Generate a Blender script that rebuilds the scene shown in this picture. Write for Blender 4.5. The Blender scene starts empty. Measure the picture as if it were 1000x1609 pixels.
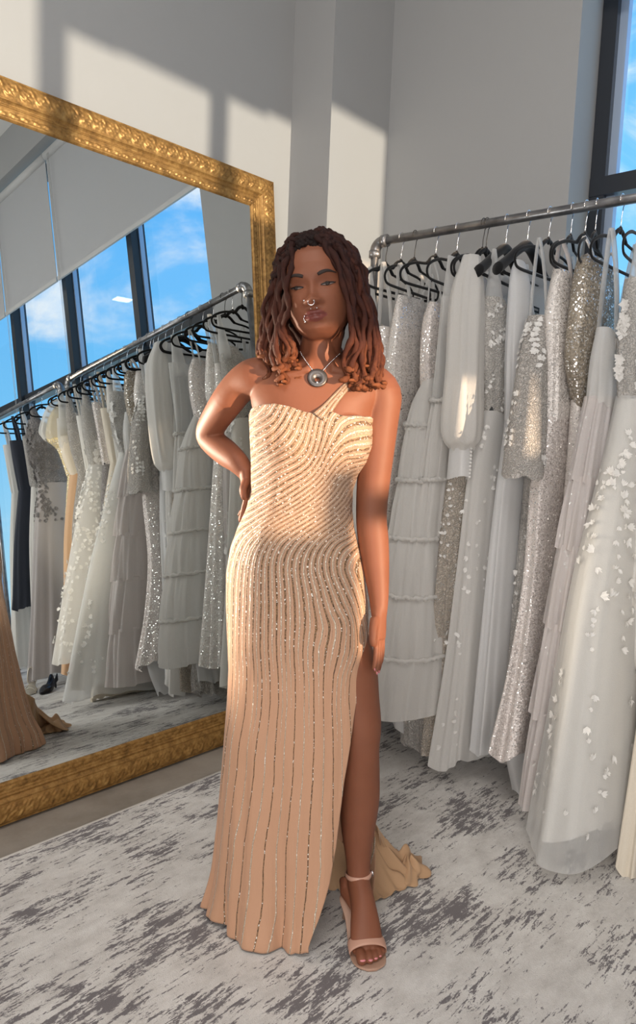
import bpy, bmesh, math, random
import numpy as np
from mathutils import Vector, Matrix
random.seed(7); rng = np.random.default_rng(7)
S = bpy.context.scene; COL = S.collection
PI = math.pi
# ------------------------------------------------------------------ camera
FPX = 1144.8
CAM = np.array([0, 0, 1.27])
CF = np.array([0.73286416, 0.672541, -0.10295016])
CR = np.array([0.6786826, -0.73328977, 0.04093947])
CU = np.array([0.04795882, 0.09987355, 0.99384366])
cd = bpy.data.cameras.new('camera'); cam = bpy.data.objects.new('camera', cd); COL.objects.link(cam)
cd.sensor_fit = 'HORIZONTAL'; cd.sensor_width = 36; cd.lens = 36 * FPX / 1000
cd.clip_start = .02
cam.matrix_world = Matrix([[CR[0], CU[0], -CF[0], CAM[0]], [CR[1], CU[1], -CF[1], CAM[1]], [CR[2], CU[2], -CF[2], CAM[2]], [0, 0, 0, 1]])
S.camera = cam
S.view_settings.view_transform = 'Standard'; S.view_settings.look = 'None'
S.view_settings.gamma = 1; S.view_settings.use_curve_mapping = False
S.view_settings.exposure = -0.06
S.cycles.use_denoising = True
S.cycles.max_bounces = 10; S.cycles.transparent_max_bounces = 24; S.cycles.diffuse_bounces = 5
S.cycles.sample_clamp_indirect = 6; S.cycles.caustics_reflective = True; S.cycles.caustics_refractive = False
# ------------------------------------------------------------------ node helpers
class NT:
    def __init__(s, tree): s.t = tree; s.t.nodes.clear()
    def n(s, typ, ins=None, **kw):
        nd = s.t.nodes.new('ShaderNode' + typ)
        for k, v in kw.items(): setattr(nd, k, v)
        for k, v in (ins or {}).items():
            if hasattr(v, 'is_output'): s.t.links.new(v, nd.inputs[k])
            else: nd.inputs[k].default_value = v
        return nd
    def math(s, op, a, b=0.0, c=0.0): return s.n('Math', {0: a, 1: b, 2: c}, operation=op).outputs[0]
    def mix(s, f, a, b):
        nd = s.n('Mix', data_type='RGBA')
        for i, v in ((0, f), (6, a), (7, b)):
            if hasattr(v, 'is_output'): s.t.links.new(v, nd.inputs[i])
            else: nd.inputs[i].default_value = v
        return nd.outputs[2]
    def ramp(s, f, stops):
        nd = s.n('ValToRGB', {0: f}); e = nd.color_ramp.elements
        while len(e) < len(stops): e.new(.5)
        for x, (p, c) in zip(e, stops):
            x.position = p; x.color = c if len(c) == 4 else (*c, 1)
        return nd.outputs[0]
def c4(c): return (*c, 1)
def srgb(r, g, b):
    f = lambda v: v / 255 / 12.92 if v <= 10 else ((v / 255 + .055) / 1.055) ** 2.4
    return (f(r), f(g), f(b))
def newmat(name):
    m = bpy.data.materials.new(name); m.use_nodes = True
    return m, NT(m.node_tree)
def out(N, sh): N.t.links.new(sh, N.n('OutputMaterial').inputs[0])
# ------------------------------------------------------------------ world + lights
w = bpy.data.worlds.new('sky'); S.world = w; w.use_nodes = True
N = NT(w.node_tree)
tc = N.n('TexCoord').outputs['Generated']
sep = N.n('SeparateXYZ', {0: tc})
zz = N.n('MapRange', {0: sep.outputs[2], 1: 0.0, 2: .6, 3: 0, 4: 1}).outputs[0]
base = N.ramp(zz, [(0, (.45, .78, .98)), (.35, (.20, .60, 1.0)), (1, (.09, .42, .98))])
mp = N.n('Mapping', {0: tc, 3: (2.2, 2.2, 4.2)})
n1 = N.n('TexNoise', {'Vector': mp.outputs[0], 'Scale': 1.7, 'Detail': 7, 'Roughness': .58, 'Distortion': .5})
cl = N.n('MapRange', {0: n1.outputs[0], 1: .475, 2: .68, 3: 0, 4: 1}, interpolation_type='SMOOTHSTEP').outputs[0]
skyc = N.mix(cl, base, (.95, .96, 1.0, 1))
bg = N.n('Background', {0: skyc, 1: 1.25})
N.t.links.new(bg.outputs[0], N.n('OutputWorld').inputs[0])
def lamp(name, typ, loc, energy, color, target=None, direction=None, **kw):
    l = bpy.data.lights.new(name, typ); l.energy = energy; l.color = color
    for k, v in kw.items(): setattr(l, k, v)
    o = bpy.data.objects.new(name, l); COL.objects.link(o); o.location = loc
    d = Vector(target) - Vector(loc) if target is not None else Vector(direction)
    o.rotation_euler = d.to_track_quat('-Z', 'Y').to_euler(); return o
SUN = Vector((0, 1, -.06))
lamp('sun', 'SUN', (1.5, -9, 3), 9.2, (1, .74, .50), direction=SUN, angle=.007)
lamp('mirror_bounce_spot', 'SPOT', (.80, 2.17, 1.15), 150, (1, .86, .68), target=(1.17, 1.25, 1.08), spot_size=1.05, spot_blend=.6, shadow_soft_size=.05)  # added lamp imitating sunlight bounced off the mirror
ZC = 4.46
lamp('left_fill', 'AREA', (-2.5, -1.2, 1.2), 235, (1, .945, .90), direction=(1, .12, 0), shape='RECTANGLE', size=4.6, size_y=1.7)  # invented soft fill along the left wall, no window there
lamp('panel_light', 'AREA', (.41, -3.92, ZC - .03), 12, (1, .93, .84), direction=(0, 0, -1), shape='RECTANGLE', size=.26, size_y=.16)
lamp('ceiling_fill', 'AREA', (-.7, .3, ZC - .05), 75, (1, .95, .9), direction=(0, 0, -1), shape='SQUARE', size=1.5)  # added downward fill to brighten the rug, not a fixture of the room
PANELS = [(.41, -3.92)]
# ------------------------------------------------------------------ mesh helpers
def tagp(o, label=None, cat=None, group=None, kind=None):
    for k, v in (('label', label), ('category', cat), ('group', group), ('kind', kind)):
        if v: o[k] = v
    return o
def mesh_obj(name, verts, faces, mat, parent=None, smooth=True, loc=None):
    me = bpy.data.meshes.new(name); me.from_pydata([tuple(map(float, v)) for v in verts], [], [tuple(map(int, f)) for f in faces])
    me.update(); o = bpy.data.objects.new(name, me); COL.objects.link(o)
    if mat: me.materials.append(mat)
    if smooth: me.polygons.foreach_set('use_smooth', [True] * len(me.polygons))
    if parent: o.parent = parent
    if loc is not None: o.location = loc
    return o
def empty(name, loc, label, cat, group=None, rz=0):
    o = bpy.data.objects.new(name, None); COL.objects.link(o); o.location = loc; o.rotation_euler.z = rz
    o.empty_display_size = .1
    return tagp(o, label, cat, group)
class MB:
    """collects geometry of ONE part"""
    def __init__(s): s.v = []; s.f = []; s.n = 0
    def add(s, v, f):
        v = np.asarray(v, float).reshape(-1, 3); s.v.append(v)
        s.f += [tuple(i + s.n for i in q) for q in f]; s.n += len(v)
    def box(s, x0, x1, y0, y1, z0, z1):
        v = [(x, y, z) for x in (x0, x1) for y in (y0, y1) for z in (z0, z1)]
        s.add(v, [(0, 1, 3, 2), (4, 6, 7, 5), (0, 4, 5, 1), (2, 3, 7, 6), (0, 2, 6, 4), (1, 5, 7, 3)])
    def loft(s, rows, closed=True, caps=True):
        rows = np.asarray(rows, float); m, n = rows.shape[:2]
        f = []
        for i in range(m - 1):
            for j in range(n if closed else n - 1):
                k = (j + 1) % n
                f.append((i * n + j, i * n + k, (i + 1) * n + k, (i + 1) * n + j))
        if caps and closed:
            f.append(tuple(range(n))[::-1]); f.append(tuple((m - 1) * n + j for j in range(n)))
        s.add(rows.reshape(-1, 3), f)
    def tube(s, pts, rad, seg=8, caps=True, flat=1.0, up=None, closed=False):
        pts = np.asarray(pts, float); m = len(pts)
        rad = np.broadcast_to(np.asarray(rad, float), (m,))
        T = np.gradient(pts, axis=0)
        if closed: T = np.roll(pts, -1, 0) - np.roll(pts, 1, 0)
        T /= np.linalg.norm(T, axis=1)[:, None] + 1e-12
        nrm = np.array(up if up is not None else ((0, 0, 1) if abs(T[0][2]) < .9 else (0, 1, 0)), float)
        rows = []
        a = np.arange(seg) * 2 * PI / seg
        for i in range(m):
            nn = nrm - T[i] * (nrm @ T[i]); l = np.linalg.norm(nn)
            if l < 1e-6: nn = np.cross(T[i], (1, .3, .2)); l = np.linalg.norm(nn)
            nn /= l; b = np.cross(T[i], nn)
            if up is None: nrm = nn
            rows.append(pts[i] + rad[i] * (np.cos(a)[:, None] * nn * flat + np.sin(a)[:, None] * b))
        if closed: rows.append(rows[0])
        s.loft(rows, True, caps and not closed)
    def ball(s, c, r, nu=12, nv=8, rot=None):
        r = np.broadcast_to(np.asarray(r, float), (3,))
        rows = []
        for i in range(nv + 1):
            t = PI * (i + .02) / (nv + .04); a = np.arange(nu) * 2 * PI / nu
            p = np.stack([np.sin(t) * np.cos(a), np.sin(t) * np.sin(a), np.full(nu, math.cos(t))], 1) * r
            if rot is not None: p = p @ np.asarray(rot).T
            rows.append(p + np.asarray(c, float))
        s.loft(rows)
    def obj(s, name, mat, parent=None, smooth=True):
        return mesh_obj(name, np.concatenate(s.v), s.f, mat, parent, smooth)
def cr(pts, n):
    """Catmull-Rom resample of rows of numbers to n samples"""
    p = np.asarray(pts, float); m = len(p)
    t = np.linspace(0, m - 1, n); i = np.minimum(t.astype(int), m - 2); u = (t - i)[:, None]
    g = lambda k: p[np.clip(k, 0, m - 1)]
    p0 = np.where((i == 0)[:, None], 2 * g(i) - g(i + 1), g(i - 1)); p3 = np.where((i >= m - 2)[:, None], 2 * g(i + 1) - g(i), g(i + 2))
    p1, p2 = g(i), g(i + 1)
    return .5 * (2 * p1 + (p2 - p0) * u + (2 * p0 - 5 * p1 + 4 * p2 - p3) * u ** 2 + (3 * p1 - p0 - 3 * p2 + p3) * u ** 3)
def attr(o, name, vals):
    a = o.data.attributes.new(name, 'FLOAT', 'POINT'); a.data.foreach_set('value', np.asarray(vals, np.float32))
# ------------------------------------------------------------------ materials
def simple(name, col, rough=.5, metal=0.0, **kw):
    m, N = newmat(name)
    p = N.n('BsdfPrincipled', {'Base Color': c4(col), 'Roughness': rough, 'Metallic': metal, **kw})
    out(N, p.outputs[0]); return m
def wallmat(name, col):
    m, N = newmat(name); t = N.n('TexCoord').outputs['Object']
    n = N.n('TexNoise', {'Vector': t, 'Scale': 2.0, 'Detail': 4})
    n2 = N.n('TexNoise', {'Vector': t, 'Scale': 180.0, 'Detail': 2})
    c = N.mix(n.outputs[0], c4([x * .97 for x in col]), c4([min(1, x * 1.03) for x in col]))
    b = N.n('Bump', {'Strength': .05, 'Distance': .002, 'Height': n2.outputs[0]})
    p = N.n('BsdfPrincipled', {'Base Color': c, 'Roughness': .75, 'Normal': b.outputs[0]})
    out(N, p.outputs[0]); return m
M_wall = wallmat('white_paint', (.345, .348, .35)); M_ceil = wallmat('ceiling_paint', (.78, .78, .77))
M_frame = simple('dark_aluminium', (.022, .026, .034), .38, .0)
M_bead = simple('pale_aluminium', (.42, .52, .68), .4, .5)
M_pipe, N = newmat('galvanised_pipe')
t = N.n('TexCoord').outputs['Object']; n = N.n('TexNoise', {'Vector': t, 'Scale': 18., 'Detail': 5})
N_c = N.ramp(n.outputs[0], [(.3, (.17, .17, .18)), (.7, (.38, .38, .39))])
out(N, N.n('BsdfPrincipled', {'Base Color': N_c, 'Roughness': .36, 'Metallic': .85}).outputs[0])
M_chrome = simple('bright_steel', (.8, .8, .82), .18, 1.0)
M_blackwire = simple('black_steel', (.03, .03, .03), .35, .6)
M_velvet, N = newmat('black_velvet')
out(N, N.n('BsdfPrincipled', {'Base Color': (.006, .006, .007, 1), 'Roughness': .85, 'Sheen Weight': .15, 'Specular IOR Level': .2}).outputs[0])
def fabric(name, col, trans=.35, alpha=1.0, fine=260, bump=.25, rough=.85, lace=0.0, glint=0.0, sheen=.2, glintscale=260, spec=.25):
    """woven cloth: weave bump, some light passing through, optional raised lace and scattered glints"""
    m, N = newmat(name); t = N.n('TexCoord').outputs['Object']
    n2 = N.n('TexNoise', {'Vector': t, 'Scale': fine, 'Detail': 2}); h = n2.outputs[0]
    col_o = N.mix(n2.outputs[0], c4([x * .94 for x in col]), c4([min(1, x * 1.04) for x in col]))
    if lace:
        v = N.n('TexVoronoi', {'Vector': N.n('VectorMath', {0: t, 1: N.n('VectorMath', {0: N.n('TexNoise', {'Vector': t, 'Scale': 30., 'Detail': 4}).outputs[1], 3: .06}, operation='SCALE').outputs[0]}).outputs[0], 'Scale': 75.}, feature='DISTANCE_TO_EDGE')
        le = N.n('MapRange', {0: v.outputs['Distance'], 1: .02, 2: .16, 3: 1, 4: 0}).outputs[0]
        h = N.math('MULTIPLY_ADD', le, 2.2, h)
        col_o = N.mix(N.math('MULTIPLY', le, lace), c4([x * .80 for x in col]), c4([min(.92, x * 1.12) for x in col]))
    b = N.n('Bump', {'Strength': bump, 'Distance': .004, 'Height': h})
    nor = b.outputs[0]; ro = rough; me = 0.0
    if glint:
        vv = N.n('TexVoronoi', {'Vector': t, 'Scale': glintscale})
        ss = N.n('SeparateColor', {0: vv.outputs['Color']})
        on = N.math('GREATER_THAN', ss.outputs[0], 1 - glint)
        jit = N.n('VectorMath', {0: N.n('VectorMath', {0: vv.outputs['Color'], 1: (.5, .5, .5)}, operation='SUBTRACT').outputs[0], 3: .55}, operation='SCALE').outputs[0]
        jit = N.n('VectorMath', {0: jit, 3: on}, operation='SCALE').outputs[0]
        nor = N.n('VectorMath', {0: N.n('VectorMath', {0: nor, 1: jit}, operation='ADD').outputs[0]}, operation='NORMALIZE').outputs[0]
        me = N.math('MULTIPLY', on, .35); ro = N.math('MULTIPLY_ADD', on, .2 - rough, rough)
        col_o = N.mix(on, col_o, (.95, .93, .9, 1))
    p = N.n('BsdfPrincipled', {'Base Color': col_o, 'Roughness': ro, 'Metallic': me, 'Normal': nor, 'Sheen Weight': sheen, 'Specular IOR Level': spec})
    sh = p.outputs[0]
    if trans:
        tr = N.n('BsdfTranslucent', {0: col_o, 1: b.outputs[0]})
        sh = N.n('MixShader', {0: trans, 1: sh, 2: tr.outputs[0]}).outputs[0]
    if alpha < 1:
        lw = N.n('LayerWeight', {0: .35}).outputs['Facing']
        a = N.math('MULTIPLY_ADD', lw, (1 - alpha) * .8, alpha)
        a = N.math('MINIMUM', a, 1.0)
        sh = N.n('MixShader', {0: a, 1: N.n('BsdfTransparent').outputs[0], 2: sh}).outputs[0]
    out(N, sh); return m
def sequin(name, dark, light, scale=230, spark=.2, ratio=.55):
    """sequinned cloth: every cell a tiny metallic scale with its own tilt"""
    m, N = newmat(name); t = N.n('TexCoord').outputs['Object']
    vv = N.n('TexVoronoi', {'Vector': t, 'Scale': scale}); ss = N.n('SeparateColor', {0: vv.outputs['Color']})
    big = N.n('TexNoise', {'Vector': t, 'Scale': 26., 'Detail': 4})
    nor = N.n('NewGeometry').outputs['Normal']
    jit = N.n('VectorMath', {0: N.n('VectorMath', {0: vv.outputs['Color'], 1: (.5, .5, .5)}, operation='SUBTRACT').outputs[0], 3: .58}, operation='SCALE').outputs[0]
    nor = N.n('VectorMath', {0: N.n('VectorMath', {0: nor, 1: jit}, operation='ADD').outputs[0]}, operation='NORMALIZE').outputs[0]
    f = N.math('ADD', N.math('MULTIPLY', ss.outputs[1], ratio), N.math('MULTIPLY', big.outputs[0], 1 - ratio))
    c = N.mix(f, c4(dark), c4(light))
    on = N.math('GREATER_THAN', ss.outputs[2], 1 - spark)
    c = N.mix(on, c, (.97, .95, .92, 1))
    p = N.n('BsdfPrincipled', {'Base Color': c, 'Roughness': N.math('MULTIPLY_ADD', on, -.3, .48), 'Metallic': N.math('MULTIPLY_ADD', on, .6, .28), 'Normal': nor})
    out(N, p.outputs[0]); return m
W = (.80, .785, .76)
M_tulle = fabric('white_tulle', W, .4, .86, rough=.9)
M_sheer = fabric('sheer_organza', (.82, .82, .81), .4, .45, rough=.6, spec=.4)
M_dense = fabric('ivory_chiffon', (.79, .77, .73), .3, 1.0)
M_satin = fabric('white_satin', (.83, .83, .83), .5, 1.0, bump=.05, rough=.35, spec=.5)
M_cream = fabric('cream_satin', (.72, .65, .54), .15, 1.0, bump=.08, rough=.45)
M_lace = fabric('ivory_lace', (.76, .73, .69), .3, 1.0, lace=.9, bump=.8)
M_lacesp = fabric('sparkling_lace', (.72, .68, .64), .25, 1.0, lace=.8, bump=.9, glint=.08)
M_nudelace = fabric('nude_lace', (.74, .66, .57), .3, 1.0, lace=1.0, bump=.9, glint=.06)
M_glitter = fabric('glitter_tulle', (.72, .67, .65), .35, .92, glint=.035, glintscale=170)
M_petal = fabric('petal_silk', (.86, .85, .83), .3, 1.0, bump=.1, rough=.6, fine=120)
M_greyfeather = fabric('grey_feather', (.50, .47, .47), .25, 1.0, lace=.8, bump=1.0)
M_peach = fabric('peach_chiffon', (.78, .53, .34), .35, 1.0)
M_gold = sequin('gold_sequin', (.50, .38, .18), (.92, .80, .50))
M_silver = sequin('silver_sequin', (.40, .355, .335), (.78, .73, .70), 260, .12)
M_silverpale = sequin('pale_silver_sequin', (.52, .48, .455), (.82, .785, .75), 280, .10)
M_darkseq = sequin('pewter_sequin', (.10, .085, .065), (.46, .40, .32), 230, .14)
M_tag = simple('black_label', (.01, .01, .012), .6)
M_darkcloth = fabric('navy_cloth', (.03, .035, .05), .0, 1.0)
# ------------------------------------------------------------------ setting
def struct(name, mb, mat, smooth=False):
    o = mb.obj(name, mat, None, smooth); o['kind'] = 'structure'; return o
XW, YM, XL, YB = 2.82, 2.48, -2.6, -6.5
b = MB(); b.box(XL - .2, XW + .3, YB - .2, YM + .2, -.1, 0)
M_conc, N = newmat('polished_concrete'); t = N.n('TexCoord').outputs['Object']
n = N.n('TexNoise', {'Vector': t, 'Scale': 3.2, 'Detail': 8, 'Roughness': .65})
c = N.ramp(n.outputs[0], [(.3, (.20, .175, .145)), (.5, (.29, .26, .225)), (.7, (.34, .31, .27))])
out(N, N.n('BsdfPrincipled', {'Base Color': c, 'Roughness': .45}).outputs[0])
struct('floor', b, M_conc)
b = MB(); b.box(XL - .2, XW + .3, YB - .2, YM + .2, ZC, ZC + .15); struct('ceiling', b, M_ceil)
b = MB(); b.box(XL - .2, XW + .3, YM, YM + .2, 0, ZC); struct('wall_back', b, M_wall)
b = MB(); b.box(2.417, XW, 2.237, YM, 0, ZC); struct('trim_1', b, M_wall)          # the square column in the corner
b = MB(); b.box(XL - .2, XL, YB, YM, 0, ZC); struct('wall_left', b, M_wall)
YJ, YE, ZS, ZH = 1.3247, -2.62, .32, 4.12
b = MB()
b.box(XW, XW + .3, YJ, YM, 0, ZC)
b.box(XW, XW + .3, YE, YJ, 0, ZS); b.box(XW, XW + .3, YE, YJ, ZH, ZC)
b.box(XW, XW + .3, YB, YE, 0, ZC); struct('wall_right', b, M_wall)
# unseen wall behind the camera; openings invented and stepped to shape the sun patches
b = MB()
def col_open(x0, x1, opens):
    z = 0
    for (a, c) in opens:
        b.box(x0, x1, YB - .03, YB, z, a); z = c
    b.box(x0, x1, YB - .03, YB, z, ZC)
LO = 1.965
col_open(XL, .9, []); col_open(.9, .98, [(1.5, LO)]); col_open(.98, 1.22, [(1.5, LO), (2.72, 3.30)]); col_open(1.22, 1.255, [(1.5, LO)])
col_open(1.255, 1.33, [(1.655, LO)]); col_open(1.33, 1.345, [(1.655, LO), (2.72, 3.16)]); col_open(1.345, 1.53, [(1.20, 1.525), (1.60, LO), (2.72, 3.16)])
col_open(1.53, 1.95, [(2.72, 3.17)]); col_open(1.95, 2.05, []); col_open(2.05, 2.27, [(1.70, LO), (2.72, 3.19)]); col_open(2.27, 2.80, [(2.46, 3.21)]); col_open(2.80, XW, [])
struct('sun_mask_wall', b, M_wall)
M_sun_filter, N = newmat('sun_filter_sheet'); out(N, N.n('MixShader', {0: .44, 1: N.n('BsdfTransparent', {0: (.80, .95, 1.12, 1)}).outputs[0], 2: N.n('BsdfDiffuse', {0: (.8, .8, .8, 1)}).outputs[0]}).outputs[0])  # unseen sheet added to weaken and cool sun from the upper openings
b = MB(); b.add([(.9, YB + .05, 2.6), (2.81, YB + .05, 2.6), (2.81, YB + .05, 3.4), (.9, YB + .05, 3.4)], [(0, 1, 2, 3)]); struct('sun_filter', b, M_sun_filter)
# window frame, mullions, glass
XG = 3.065
b = MB()
mull = [(.292, .354), (-.652, -.590), (-1.597, -1.535), (-2.54, -2.48)]
b.box(3.005, 3.095, YJ - .062, YJ - .002, ZS, ZH); b.box(3.005, 3.095, YE, YE + .06, ZS, ZH)
for a, c in mull: b.box(2.972, 3.095, a, c, ZS, ZH)
b.box(3.005, 3.095, YE, YJ - .002, ZS, ZS + .06); b.box(3.005, 3.095, YE, YJ - .002, ZH - .06, ZH)
b.box(3.002, 3.095, YE, YJ - .002, 2.289, 2.361)
fr = struct('window_1', b, M_frame)
b = MB()
edges = [YJ - .062] + [v for a, c in mull for v in (c, a)] + [YE + .06]
for i in range(0, len(edges), 2):
    hi, lo = edges[i], edges[i + 1]
    for z0, z1 in ((ZS + .06, 2.289), (2.361, ZH - .06)):
        b.box(3.035, 3.07, hi - .032, hi, z0, z1); b.box(3.035, 3.07, lo, lo + .012, z0, z1)
o = b.obj('glazing_bead', M_bead, fr, False)
M_glass, N = newmat('window_glass')
fc = N.n('LayerWeight', {0: .5}).outputs['Facing']
fz = N.math('MULTIPLY_ADD', N.math('POWER', fc, 5.0), .85, .05)
out(N, N.n('MixShader', {0: fz, 1: N.n('BsdfTransparent', {0: (.95, .98, 1, 1)}).outputs[0], 2: N.n('BsdfGlossy', {'Color': (1, 1, 1, 1), 'Roughness': .0}).outputs[0]}).outputs[0])
for i in range(0, len(edges), 2):
    hi, lo = edges[i], edges[i + 1]
    for z0, z1 in ((ZS + .06, 2.289), (2.361, ZH - .06)):
        mesh_obj('pane', [(XG, lo, z0), (XG, hi, z0), (XG, hi, z1), (XG, lo, z1)], [(0, 1, 2, 3)], M_glass, fr, False)
# roller blinds
M_blind = fabric('blind_fabric', (.52, .52, .53), .22, 1.0, fine=900, bump=.1)
M_rail = simple('blind_rail', (.5, .5, .5), .6)
for nm, y0, y1 in (('the corner', -.56, 1.31), ('the middle panes', -1.50, -.58), ('the far end', -2.6, -1.52)):
    r = empty('roller_blind', (2.895, (y0 + y1) / 2, 4.05), 'grey roller blind half lowered over the window panes nearest %s, seen in the mirror' % nm if 'corner' in nm else 'grey roller blind half lowered over %s of the window, seen in the mirror' % nm, 'blind', 'roller blinds on the window wall')
    yc = (y0 + y1) / 2
    b = MB(); b.box(-.002, .002, y0 - yc, y1 - yc, -.97, .0); b.obj('blind_cloth', M_blind, r, False)
    b = MB(); b.box(-.008, .008, y0 - yc, y1 - yc, -1.0, -.968); b.obj('bottom_rail', M_rail, r, False)
    b = MB(); b.tube([(0, y0 - yc, .0), (0, y1 - yc, .0)], .035, 14); b.obj('roller', M_rail, r)
    b = MB()
    for k in (0, .018): b.tube([(-.03, y0 - yc + .07 + k, .0), (-.03, y0 - yc + .07 + k, -2.6)], .0016, 5)
    b.obj('pull_chain', M_rail, r)
# ceiling light panels
M_led, N = newmat('led_panel'); out(N, N.n('Emission', {0: (1, .96, .9, 1), 1: 9.0}).outputs[0])
for i, (x, y) in enumerate(PANELS[:1]):
    p = empty('ceiling_light', (x, y, ZC), 'square white ceiling light panel, its reflection floating in the window glass', 'light')
    b = MB(); b.box(-.13, .13, -.08, .08, -.022, -.02); b.obj('diffuser', M_led, p, False)
    b = MB()
    for q in ((-.14, .14, -.09, -.08), (-.14, .14, .08, .09), (-.14, -.13, -.08, .08), (.13, .14, -.08, .08)): b.box(*q, -.025, 0)
    b.obj('frame', M_rail, p, False)
# rug
M_rug, N = newmat('distressed_rug'); t = N.n('TexCoord').outputs['Object']
def nz(sc, scale, det=6, ro=.6, dis=0.0):
    mm = N.n('Mapping', {0: t, 3: sc}); return N.n('TexNoise', {'Vector': mm.outputs[0], 'Scale': scale, 'Detail': det, 'Roughness': ro, 'Distortion': dis}).outputs[0]
streak = nz((1.0, 5.0, 1), 15.0, 9, .74, .3)
zone = nz((1, 1.6, 1), 3.4, 4, .55)
speck = nz((1.4, 3, 1), 85., 3, .6)
s1 = N.math('ADD', N.math('MULTIPLY', streak, .62), N.math('ADD', N.math('MULTIPLY', zone, .45), N.math('MULTIPLY', speck, .16)))
dk = N.n('MapRange', {0: s1, 1: .640, 2: .665, 3: 0, 4: 1}).outputs[0]
lt = nz((1, 1.7, 1), 8., 9, .78)
basec = N.ramp(lt, [(.3, (.50, .475, .45)), (.48, (.66, .635, .605)), (.62, (.78, .76, .73)), (.75, (.83, .81, .79))])
pile = nz((1, 1, 1), 420., 2)
basec = N.mix(N.math('MULTIPLY', pile, .45), basec, (.50, .475, .45, 1))
rc = N.mix(dk, basec, (.17, .155, .16, 1))
bb = N.n('Bump', {'Strength': .6, 'Distance': .004, 'Height': pile})
out(N, N.n('BsdfPrincipled', {'Base Color': rc, 'Roughness': .95, 'Normal': bb.outputs[0], 'Sheen Weight': .1}).outputs[0])
RX0, RX1, RY0, RY1 = -2.2, 2.78, -4.0, 2.003
b = MB(); b.box(RX0, RX1, RY0, RY1, .0005, .011)
rug = b.obj('rug', M_rug, None, False)
tagp(rug, 'large distressed grey and white rug lying under the woman and the gown rack', 'rug')
b = MB(); b.tube([(RX0, RY1 - .002, .007), (RX1, RY1 - .002, .007)], .0065, 8); o = b.obj('bound_edge', simple('rug_binding', (.62, .59, .55), .9), rug)
# ------------------------------------------------------------------ gold mirror leaning on the back wall
AL = math.radians(6.068); YBM = 2.1725
SX = np.array([1.0, 0, 0]); SS = np.array([0, math.sin(AL), math.cos(AL)]); SN = np.array([0, -math.cos(AL), math.sin(AL)])
mirror = empty('leaning_mirror', (1.46, YBM, 0), 'huge floor mirror in an ornate carved gold frame leaning against the white wall', 'mirror')
def mp_(x, s, d): return x * SX + np.asarray(s)[..., None] * SS + np.asarray(d)[..., None] * SN if False else np.asarray(x)[..., None] * SX + np.asarray(s)[..., None] * SS + np.asarray(d)[..., None] * SN
MX0, MX1, MS0, MS1, FW = -.83, 2.2717 - 1.46, .007, 2.3816, .134
M_gold_frame, N = newmat('antique_gold'); t = N.n('TexCoord').outputs['Object']
n = N.n('TexNoise', {'Vector': t, 'Scale': 38., 'Detail': 6, 'Roughness': .7}); n2 = N.n('TexNoise', {'Vector': t, 'Scale': 5., 'Detail': 3})
c = N.ramp(n.outputs[0], [(.3, (.15, .078, .022)), (.5, (.33, .175, .050)), (.7, (.50, .30, .10))])
out(N, N.n('BsdfPrincipled', {'Base Color': c, 'Roughness': N.math('MULTIPLY_ADD', n2.outputs[0], .25, .28), 'Metallic': .5}).outputs[0])
prof = [(0, -.047), (0, -.012), (.002, -.003), (.006, .001), (.009, -.003)] + [(.010 + .058 * k / 15, .0015 + .003 * math.sin(PI * k / 15)) for k in range(16)] + \
       [(.070, .000), (.0725, .004), (.0755, -.001), (.079, -.004), (.083, -.0065), (.087, -.0085), (.089, -.005), (.092, -.0045), (.094, -.008), (.097, -.0095), (.100, -.0075), (.103, -.0095)] + \
       [(.105 + .016 * k / 5, -.0105 + .002 * math.sin(PI * k / 5)) for k in range(6)] + [(.123, -.009), (.127, -.0095), (.131, -.013), (FW, -.0185)]
prof = np.array(prof)
def relief(u, w):
    """carved acanthus band and small inner ribbon, height over the plain moulding"""
    v = (w - .039) / .029
    p = .052; q = (u % p) / p - .5; par = np.where((u // p) % 2 == 0, 1, -1)
    vein = np.abs(np.sin((np.arctan2(v, q * 2.8 + 1e-6)) * 5))
    rr = np.hypot(q * 2.1, v)
    ros = np.exp(-(rr / .30) ** 2) * .006 + np.exp(-((rr - .62) / .2) ** 2) * .0046 * (.35 + .65 * vein)
    scroll = np.exp(-((v - .62 * np.sin(2 * PI * u / p + .6)) / .17) ** 2) * .0035
    bead = .0028 * np.maximum(0, np.sin(2 * PI * u / .0165)) * np.exp(-((v + .8) / .14) ** 2)
    h1 = (ros + scroll + bead + .0012 * np.sin(u * 410) * np.sin(v * 11 + u * 60)) * np.clip((1 - np.abs(v)) * 6, 0, 1)
    v2 = (w - .113) / .0085
    h2 = .0022 * (np.sin(2 * PI * u / .021) * np.cos(v2 * 2 + 2 * PI * u / .047) + .4 * np.sin(u * 690)) * np.clip((1 - np.abs(v2)) * 4, 0, 1)
    return h1 + h2
def rail(horizontal, lo, hi, edge, sign, nm):
    nseg = int((hi - lo) / .0048); tt = np.linspace(0, 1, nseg)
    rows = []
    for wv, dv in prof:
        a, c = lo + wv, hi - wv; u = a + (c - a) * tt
        d = dv + relief(u + .013, np.full_like(u, wv))
        e = np.full_like(u, edge + sign * wv)
        rows.append(mp_(u, e, d) if horizontal else mp_(e, u, d))
    rows.append(rows[-1] + SN * -.02)
    m = MB(); m.loft(np.array(rows), False, False); return m.obj(nm, M_gold_frame, mirror)
rail(True, MX0, MX1, MS0, 1, 'frame_rail'); rail(True, MX0, MX1, MS1, -1, 'frame_rail')
rail(False, MS0, MS1, MX1, -1, 'frame_rail'); rail(False, MS0, MS1, MX0, 1, 'frame_rail')
M_mirror, N = newmat('mirror_silver'); out(N, N.n('BsdfGlossy', {'Color': (.80, .845, .845, 1), 'Roughness': .0}).outputs[0])
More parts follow.
